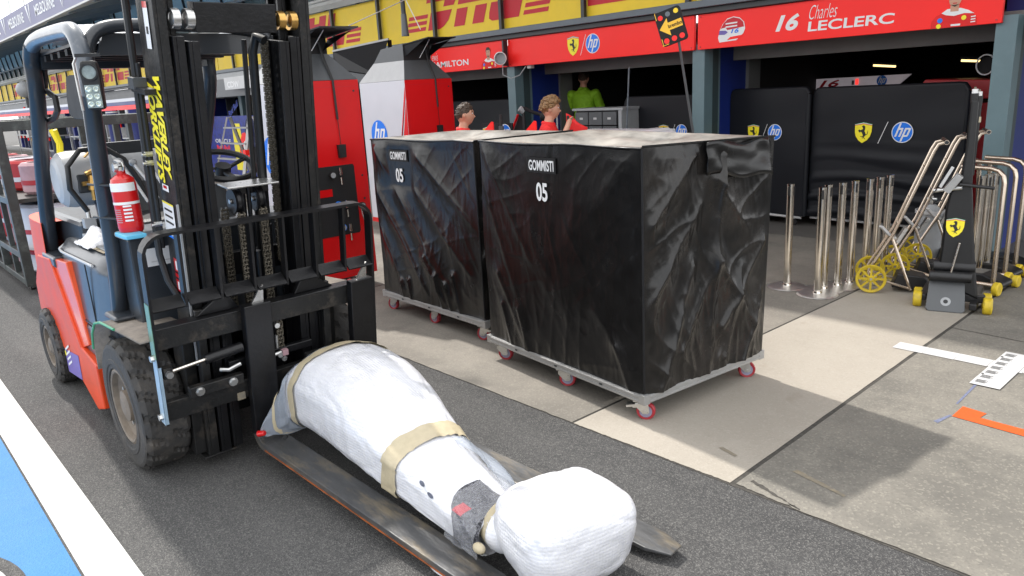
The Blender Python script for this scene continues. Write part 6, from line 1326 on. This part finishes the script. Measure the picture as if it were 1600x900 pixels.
    for sg in (-1, 1): hb.ball((-.010, .078*sg, -.004), (.022, .014, .034), 'skin', 12, 8)
    hb.xf(HM); o_ = len(b.v); b.v += hb.v; b.f += [[k+o_ for k in f] for f in hb.f]; b.mi += [0]*len(hb.f)
    for q, sgn in (('l', 1), ('r', -1)):                              # five fingers per hand
        w_, p_, e_ = V(J['wr'+q]), V(J['pa'+q]), V(J['el'+q]); d = (p_-w_).normalized(); side = V((0, 0, 1)).cross(d).normalized() if abs(d.z) < .8 else V((1, 0, 0)).cross(d).normalized(); nn = d.cross(side)
        fb = MB('skin')
        for k, (off, ln) in enumerate(((-.03, .062), (-.01, .074), (.011, .070), (.030, .055))):
            a0 = p_+side*off+d*.0; fb.tube([a0-d*.02, a0+d*ln*.5+nn*.005, a0+d*ln*.85+nn*.018, a0+d*ln+nn*.03], [.0095, .009, .008, .007], 'skin', 6)
        th = w_+d*.025-side*.03; fb.tube([th, th-side*.028+d*.025, th-side*.034+d*.055+nn*.01], [.012, .010, .008], 'skin', 6)
        fb.v = [p*s for p in fb.v]; o_ = len(b.v); b.v += fb.v; b.f += [[k+o_ for k in f] for f in fb.f]; b.mi += [0]*len(fb.f)
    tmp = b.build('body', None, local=True); rm = tmp.modifiers.new('r', 'REMESH'); rm.mode = 'VOXEL'; rm.voxel_size = .0075*s
    sm = tmp.modifiers.new('m', 'SMOOTH'); sm.iterations = 6; sm.factor = .5
    me = evalmesh(tmp); body = bpy.data.objects.new('body', me); COL.objects.link(body); body.parent = t
    me.materials.clear(); me.materials.append(K['skin']); me.materials.append(K['trous']); me.materials.append(K['lips'] if 'lips' in K else K['skin'])
    for p in me.polygons:
        p.use_smooth = True; p.material_index = 1 if p.center.z < .98*s and abs(p.center.y) < .245*s else 0
    # shirt: a shell over trunk and upper arms
    bm = bmesh.new(); bm.from_mesh(me); bm.normal_update()
    def inshirt(c):
        z = c.z/s; y = abs(c.y)/s
        if z < .90 or z > 1.505: return False
        q = 'l' if c.y > 0 else 'r'; e, wv = V(J['el'+q]), V(J['wr'+q]); c_ = c/s
        tt = (c_-e).dot((wv-e).normalized()); near_ = (c_-e-(wv-e).normalized()*max(0, min(.46, tt))).length
        if near_ < .075 and tt > -.06: return False
        if z < .98 and y > .2: return False
        return True
    dele = [f for f in bm.faces if not inshirt(f.calc_center_median())]; bmesh.ops.delete(bm, geom=dele, context='FACES')
    for v in bm.verts:
        n = v.normal; v.co += n*(.019+.006*noise.noise(v.co*14)+.004*noise.noise(v.co*30))
    m2 = bpy.data.meshes.new('shirt'); bm.to_mesh(m2); bm.free(); m2.materials.clear(); m2.materials.append(K[shirt])
    for p in m2.polygons: p.use_smooth = True; p.material_index = 0
    so_ = bpy.data.objects.new('shirt', m2); COL.objects.link(so_); so_.parent = t; sd = so_.modifiers.new('s', 'SOLIDIFY'); sd.thickness = .006
    b = MB(shirt); b.tube([(-.01+.068*math.cos(k*.3491), .068*math.sin(k*.3491), 1.505+.012*math.cos(k*.3491)*-1) for k in range(18)], .013, shirt, 8, closed=True, sy=1.5); b.v = [p*s for p in b.v]; b.build('collar', t, smooth=True, local=True)
    # hair cap with uneven tufts
    b = MB(hair)
    def hr(u, v):
        a = 2*math.pi*u; lim = .33+.33*(.5-.5*math.cos(a))**.7+.045*noise.noise(V((math.cos(a)*4, math.sin(a)*4, 9)))-.05*math.exp(-((abs(math.sin(a))-.8)/.25)**2)*(1 if math.cos(a) > 0 else 0); th = math.pi*lim*v
        p = hd_(u, lim*v); k = 1.075+hairlong*(.10+.10*noise.noise(V((math.cos(a)*3, math.sin(a)*3, v*5))))+.05*noise.noise(V((math.cos(a)*7, math.sin(a)*7, v*9)))
        k = 1.01+(k-1.01)*min(1, (1-v)*5+.12); return p*k+V((-.003, 0, .004))
    b.grid(hr, 56, 26, hair, closeu=True)
    rs = random.Random(int(hairlong*100)+3)
    for _ in range(int(70+150*hairlong)):
        u = rs.random(); v = rs.random()**.6*.86; p = hr(u, v); r_ = (.007+.009*hairlong)*rs.uniform(.6, 1.2); b.ball(p*(1.0 if hairlong < .5 else 1.015), (r_*1.5, r_*1.2, r_), hair, 7, 5)
    b.xf(HM); b.build('hair', t, smooth=True, local=True, angle=80)
    b = MB('horse')
    for sg in (-1, 1):
        b.ball((.078, .030*sg, .019), (.010, .011, .007), 'white', 10, 8); b.ball((.0865, .030*sg, .019), (.003, .005, .005), 'horse', 8, 6); b.bar((.085, .015*sg, .040), (.074, .050*sg, .040), .008, .008, hair)
    b.xf(HM); b.split('eye', t, local=True)
    return t
K['lips'] = mat('lips', (.42, .16, .12), .5)
def stand(px, py, D):
    d = fw+rt2*((px-800)/FPX)-up2*((py-450)/FPX); p = V((0, 0, CAM_H))+d*D; return p
# both look towards the right of the photograph (+X, +Y)
p = stand(724, 192, 8.0); person('dark haired person in a red shirt looking right, standing behind the farther cart', (p.x, p.y, .008), R(42), 'shirtr', 'hairb', .25, 'down', R(6), R(4), 1.665)
p = stand(858, 190, 8.1); person('fair curly haired person in a red shirt holding a hand to the mouth', (p.x, p.y, .008), R(40), 'shirtr', 'hairf', 1.0, 'mouth', R(4), R(6), 1.675)
b = MB('red'); p = stand(885, 195, 8.5); b.grid(lambda u, v: V((p.x-.02+.22*u, p.y+.02+.1*u, p.z-.35+.48*v*(1-.35*u)))+V((0, .02*math.sin(u*7), 0)), 8, 10, 'shirtr'); b.cyl((p.x, p.y+.03, 0), (p.x, p.y+.03, p.z+.1), .02, 'plastic'); tag(b.build('red_jacket', smooth=True, solid=.02), 'red jacket hung on a stand right of the fair haired person', 'jacket')
p = at(912, 150, Y=9.3); b = MB('crate'); b.box((p.x-.5, p.y-.3, .006), (p.x+.5, p.y+.5, .22)); tag(b.build('platform', bevel=.01), 'low dark platform under the person in the yellow green shirt', 'platform')
person('person in a bright yellow green shirt seen from behind inside the garage', (p.x, p.y, .222), R(112), 'hivis', 'hairb', .1, 'front', 0, R(12), 1.80)

# ------------------------------------------------------------------ farther garages on the left
# steel cage trolley behind the forklift
CX, CY, CW, CL, CH = -9.0, 1.30, 1.75, 4.4, 1.72
t = thing('cage_trolley', 'dark steel cage trolley loaded with pale and red tyres behind the forklift', 'cage trolley', (CX-CL/2, CY+CW/2, 0))
b = MB('cage')
for y in (CY, CY+CW):
    for z in (.13, .42, .98, CH): b.bar((CX-CL, y, z), (CX, y, z), .07, .07 if z != CH else .10)
    for i in range(8): x = CX-CL*i/7; b.bar((x, y, .1), (x, y, CH), .075 if i % 2 == 0 else .05, .075 if i % 2 == 0 else .05)
for x in (CX, CX-CL):
    for z in (.13, CH): b.bar((x, CY, z), (x, CY+CW, z), .07, .10)
    b.bar((x, CY, .1), (x, CY, CH), .09, .09); b.bar((x, CY+CW, .1), (x, CY+CW, CH), .09, .09)
for i in range(6): y = CY+CW*i/5; b.bar((CX-CL, y, .13), (CX, y, .13), .05, .04)
b.build('frame', t, bevel=.004)
b = MB('matte'); b.box((CX-CL+.05, CY+.05, .95), (CX-.05, CY+CW-.05, .99), 'cage'); b.build('shelf', t)
for i in range(4):
    b = MB('plastic'); x = CX-.3-1.25*i; b.lathe([(0, -.025), (.07, -.025), (.075, 0), (.07, .025), (0, .025)], (x, CY+.05, .075), (0, 1, 0), 'rubber', 18); b.build('caster', t, smooth=True)
k = 0
for i in range(6):
    for z, r_ in ((.17, .33), (1.0, .24)):
        x = CX-.42-.70*i; m = ['cabwhite', 'pink', 'toolred'][(i+int(z)) % 3]
        b = MB(m); b.lathe([(.16, 0), (r_-.03, 0), (r_, .03), (r_, .30 if z > .5 else .70), (r_-.03, .33 if z > .5 else .73), (.16, .33 if z > .5 else .73)], (x, CY+.42, z), (0, 0, 1), m, 26)
        for q in ((.2, .42) if z < .5 else (.1,)): b.lathe([(r_+.004, q), (r_+.004, q+.05)], (x, CY+.42, z), (0, 0, 1), 'toolred' if m != 'toolred' else 'cabwhite', 26)
        tag(b.build('tyre_stack', smooth=True), 'wrapped tyre stack inside the dark cage trolley', 'tyre stack', 'wrapped tyres in the cage trolley')
for i in range(2):
    c = at(87+4*i, 228, Y=2.5); b = MB('yl'); b.tube([(c.x, c.y, 1.05), (c.x-.05, c.y+.05, 1.4), (c.x-.1+.1*i, c.y, 1.6)], .03, 'yl', 6); tag(b.build('yellow_strap', smooth=True), 'yellow lifting strap standing inside the cage trolley', 'strap', 'yellow straps in the cage')

# striped gantry beams
t = thing('gantry_beam', 'long white blue and red striped beam running along the pit lane', 'beam', (-22, 3.9, 0))
a0 = at(-40, 178, Y=3.9); a1 = at(212, 181, Y=3.9); zb_ = 1.98
for k, (dz, m, h_) in enumerate(((.0, 'cabwhite', .05), (-.055, 'boom', .055), (-.12, 'fascia', .07), (-.24, 'mull', .04), (-.30, 'fascia', .06))):
    b = MB(m); z1 = at(205, 183, Y=3.9); b.box((-44, 3.86-.002*k, zb_+dz-h_/2), (-11.6, 3.98, zb_+dz+h_/2), m); b.build('stripe', t)
for x in (-12.5, -20, -28, -36): b = MB('mull'); b.cyl((x, 3.95, 0), (x, 3.95, 2.0), .05, 'mull'); b.build('post', t)
# blue padded posts
for i, (px, py, D) in enumerate(((172, 163, 5.2), (207, 155, 5.0), (8, 152, 4.6))):
    if i < 2:
        c = at(px, py, Y=D); tt = thing('boom_post', ('left dark blue padded post seen beside the forklift lamp', 'right dark blue padded post seen beside the forklift mast')[i], 'post', (c.x, c.y, 0))
        b = MB('boom'); b.lathe([(.13, 0), (.13, c.z-.12), (.10, c.z-.04), (0, c.z)], (c.x, c.y, 0), (0, 0, 1), 'boom', 16); b.build('padding', tt, smooth=True)
        b = MB('grey'); b.lathe([(.135, c.z-.20), (.11, c.z-.03), (0, c.z+.012)], (c.x, c.y, 0), (0, 0, 1), 'ltgrey', 16); b.build('cap', tt, smooth=True)
# far white dome lamp on a pole at the left edge
c = at(40, 140, Y=6.5); tt = thing('lane_lamp', 'grey dome lamp on a thin dark pole at the left edge', 'lamp', (c.x, c.y, 0)); b = MB('ltgrey'); b.ball(c, (.35, .35, .33), 'grey', 16, 10); b.build('dome', tt, smooth=True); b = MB('mull'); b.cyl((c.x, c.y, 0), c, .08, 'mull'); b.build('pole', tt)
# equipment crowding the far garages: racks with blue bins and bottles
for i in range(4):
    x = -23.5-4.6*i; tt = thing('equipment_rack', ['blue equipment rack right of the padded posts', 'second blue equipment rack along the garages', 'third blue equipment rack along the garages', 'farthest blue equipment rack along the garages'][i], 'rack', (x, 6.6, 0))
    b = MB('alu')
    for xx in (x-1.2, x+1.2):
        for yy in (6.3, 6.9): b.bar((xx, yy, 0), (xx, yy, 1.75), .05, .05, 'alu')
    for z in (.5, 1.05, 1.6): b.box((x-1.25, 6.28, z), (x+1.25, 6.92, z+.04), 'alu')
    b.build('frame', tt)
    for k in range(10):
        xx = x-1.1+.235*k; h_ = .25+.2*random.random(); b = MB('boom'); z = (.54, 1.09, 1.64)[k % 3]; b.box((xx-.09, 6.35, z), (xx+.09, 6.8, z+h_), random.choice(['boom', 'boom', 'navy', 'ltgrey', 'mull'])); b.cyl((xx, 6.4, z+h_), (xx, 6.4, z+h_+.12), .04, random.choice(['fascia', 'white', 'brass'])); b.build('bin', tt)
    b = MB('navy'); b.box((x-1.2, 7.1, 0), (x+1.2, 7.2, 1.5), 'boom'); b.build('back_panel', tt)

# blue hoarding with lettering, ladder and distant person, framed by the mast
h0 = at(318, 262, Y=7.6); h1 = at(416, 262, Y=7.6); zt = at(365, 181, Y=7.6).z
t = thing('hoarding', 'blue patterned hoarding with white lettering and a yellow and red corner', 'hoarding', ((h0.x+h1.x)/2, 7.6, 0))
b = MB('rbblue'); b.box((h0.x-1.5, 7.6, .1), (h1.x, 7.66, zt), 'rbblue'); b.build('board', t)
fr = FRONT(h0.x-1.5, 7.6, .1); L = h1.x-h0.x+1.5; hh = zt-.1; uo = 1.5
b = MB('white'); X_ = lambda px: at(px, 220, Y=7.6).x-h0.x+1.5; Zz = lambda py: at(370, py, Y=7.6).z-.1
b.text('ORACLE', fr, X_(337), Zz(224), X_(361)-X_(337), .10, .003, 'white', .02); b.text('Red Bull', fr, X_(338), Zz(234), X_(358)-X_(338), .10, .003, 'fascia', .02)
b.flat([(X_(365), Zz(265)), (X_(380), Zz(265)), (X_(378), Zz(193)), (X_(366), Zz(193))], fr, .003, 'yl'); b.flat([(X_(372), Zz(252)), (X_(374), Zz(225)), (X_(380), Zz(208)), (X_(386), Zz(206)), (X_(392), Zz(222)), (X_(401), Zz(238)), (X_(402), Zz(252))], fr, .005, 'fascia'); b.flat([(X_(378), Zz(236)), (X_(381), Zz(222)), (X_(385), Zz(218)), (X_(386), Zz(228)), (X_(382), Zz(238))], fr, .007, 'white')
b.build('lettering', t)
PB = mat('pale_blue_print', (.02, .05, .36), .5)
for k in range(8): b = MB('hpblue'); b.text('Red Bull', Frame(fr.p(.3+.5*k, .3+.37*(k % 4)), V((.9, 0, .4)), V((-.4, 0, .9))), 0, 0, .7, .14, .0025, PB, .01, .3); b.build('lettering', t)
def ladder():
    A = at(357, 183, Y=6.2); B_ = at(392, 183, Y=6.2); zt = A.z; t = thing('step_ladder', 'aluminium step ladder with red hinges in front of the blue hoarding', 'ladder', ((A.x+B_.x)/2, 6.2, 0)); w0 = B_.x-A.x
    b = MB('alu')
    for sy, nm in ((-1, 'front'), (1, 'rear')):
        for sx, x in ((-1, A.x), (1, B_.x)): b.bar((x, 6.2+.03*sy, zt), (x+.22*sx, 6.2+.5*sy, .02), .07, .03, 'alu')
    b.split('stile', t)
    for k in range(5):
        f_ = .13+.19*k; b = MB('alu'); z = zt*(1-f_); e = .22*f_; b.box((A.x-e, 6.17-.47*f_-.04, z-.015), (B_.x+e, 6.17-.47*f_+.03, z+.015), 'alu'); b.build('step', t)
    b = MB('fascia'); f_ = .42
    for sx, x in ((-1, A.x), (1, B_.x)): b.box((x+.22*sx*f_-.06, 6.2-.5*f_-.06, zt*(1-f_)-.05), (x+.22*sx*f_+.06, 6.2-.5*f_+.02, zt*(1-f_)+.05), 'fascia')
    b.split('hinge', t)
ladder()
p = at(406, 200, Y=7.0); person('person in dark navy clothes standing beside the blue hoarding', (p.x, p.y, .008), R(160), 'navy', 'hairb', .2, 'down', 0, 0, 1.78)
# overhead garage gantry with grey panels and lettering
q = at(345, 140, Y=7.4); t = thing('garage_sign', 'dark overhead garage panel with white and red lettering', 'sign', (q.x, 7.4, 2.0)); xa = at(312, 140, Y=7.4).x; xb = at(404, 118, Y=7.4).x; za = at(345, 152, Y=7.4).z; zb2 = at(345, 124, Y=7.4).z
b = MB('cabgrey'); b.box((xa-2, 7.4, za), (xb, 7.5, zb2), 'cabgrey'); b.build('board', t); b = MB('white'); fr = FRONT(xa, 7.4, za); sx = xb-xa
b.text('ORACLE', fr, sx*.16, (zb2-za)*.60, sx*.14, (zb2-za)*.16, .003, 'white', .02); b.text('Red Bull', fr, sx*.16, (zb2-za)*.38, sx*.14, (zb2-za)*.16, .003, 'fascia', .02); b.text('RACING', fr, sx*.16, (zb2-za)*.18, sx*.14, (zb2-za)*.10, .003, 'ltgrey', .01); b.build('lettering', t)
t = thing('garage_sign', 'silver overhead garage panel with large white lettering', 'sign', (q.x+1, 7.2, 2.1)); xa = at(352, 140, Y=7.2).x; xb = at(408, 130, Y=7.2).x; za = at(380, 138, Y=7.2).z; zb2 = at(380, 118, Y=7.2).z
b = MB('alu'); b.box((xa, 7.2, za), (xb, 7.25, zb2), 'ltgrey'); b.build('board', t); b = MB('white'); fr = FRONT(xa, 7.2, za); b.text('CDW', fr, (xb-xa)*.08, (zb2-za)*.15, (xb-xa)*.34, (zb2-za)*.5, .003, 'white', .03); b.build('lettering', t)
b = MB('rail'); xa = at(312, 110, Y=7.85).x; xb = at(395, 90, Y=7.85).x; b.poly([(xa-2, 7.85, 2.18), (xb+.5, 7.85, 2.2), (xb+.5, 7.9, 2.62), (xa-2, 7.9, 2.62)], 'grey'); tag(b.build('pale_panel'), 'pale plain panel under the yellow banner behind the forklift', 'panel')
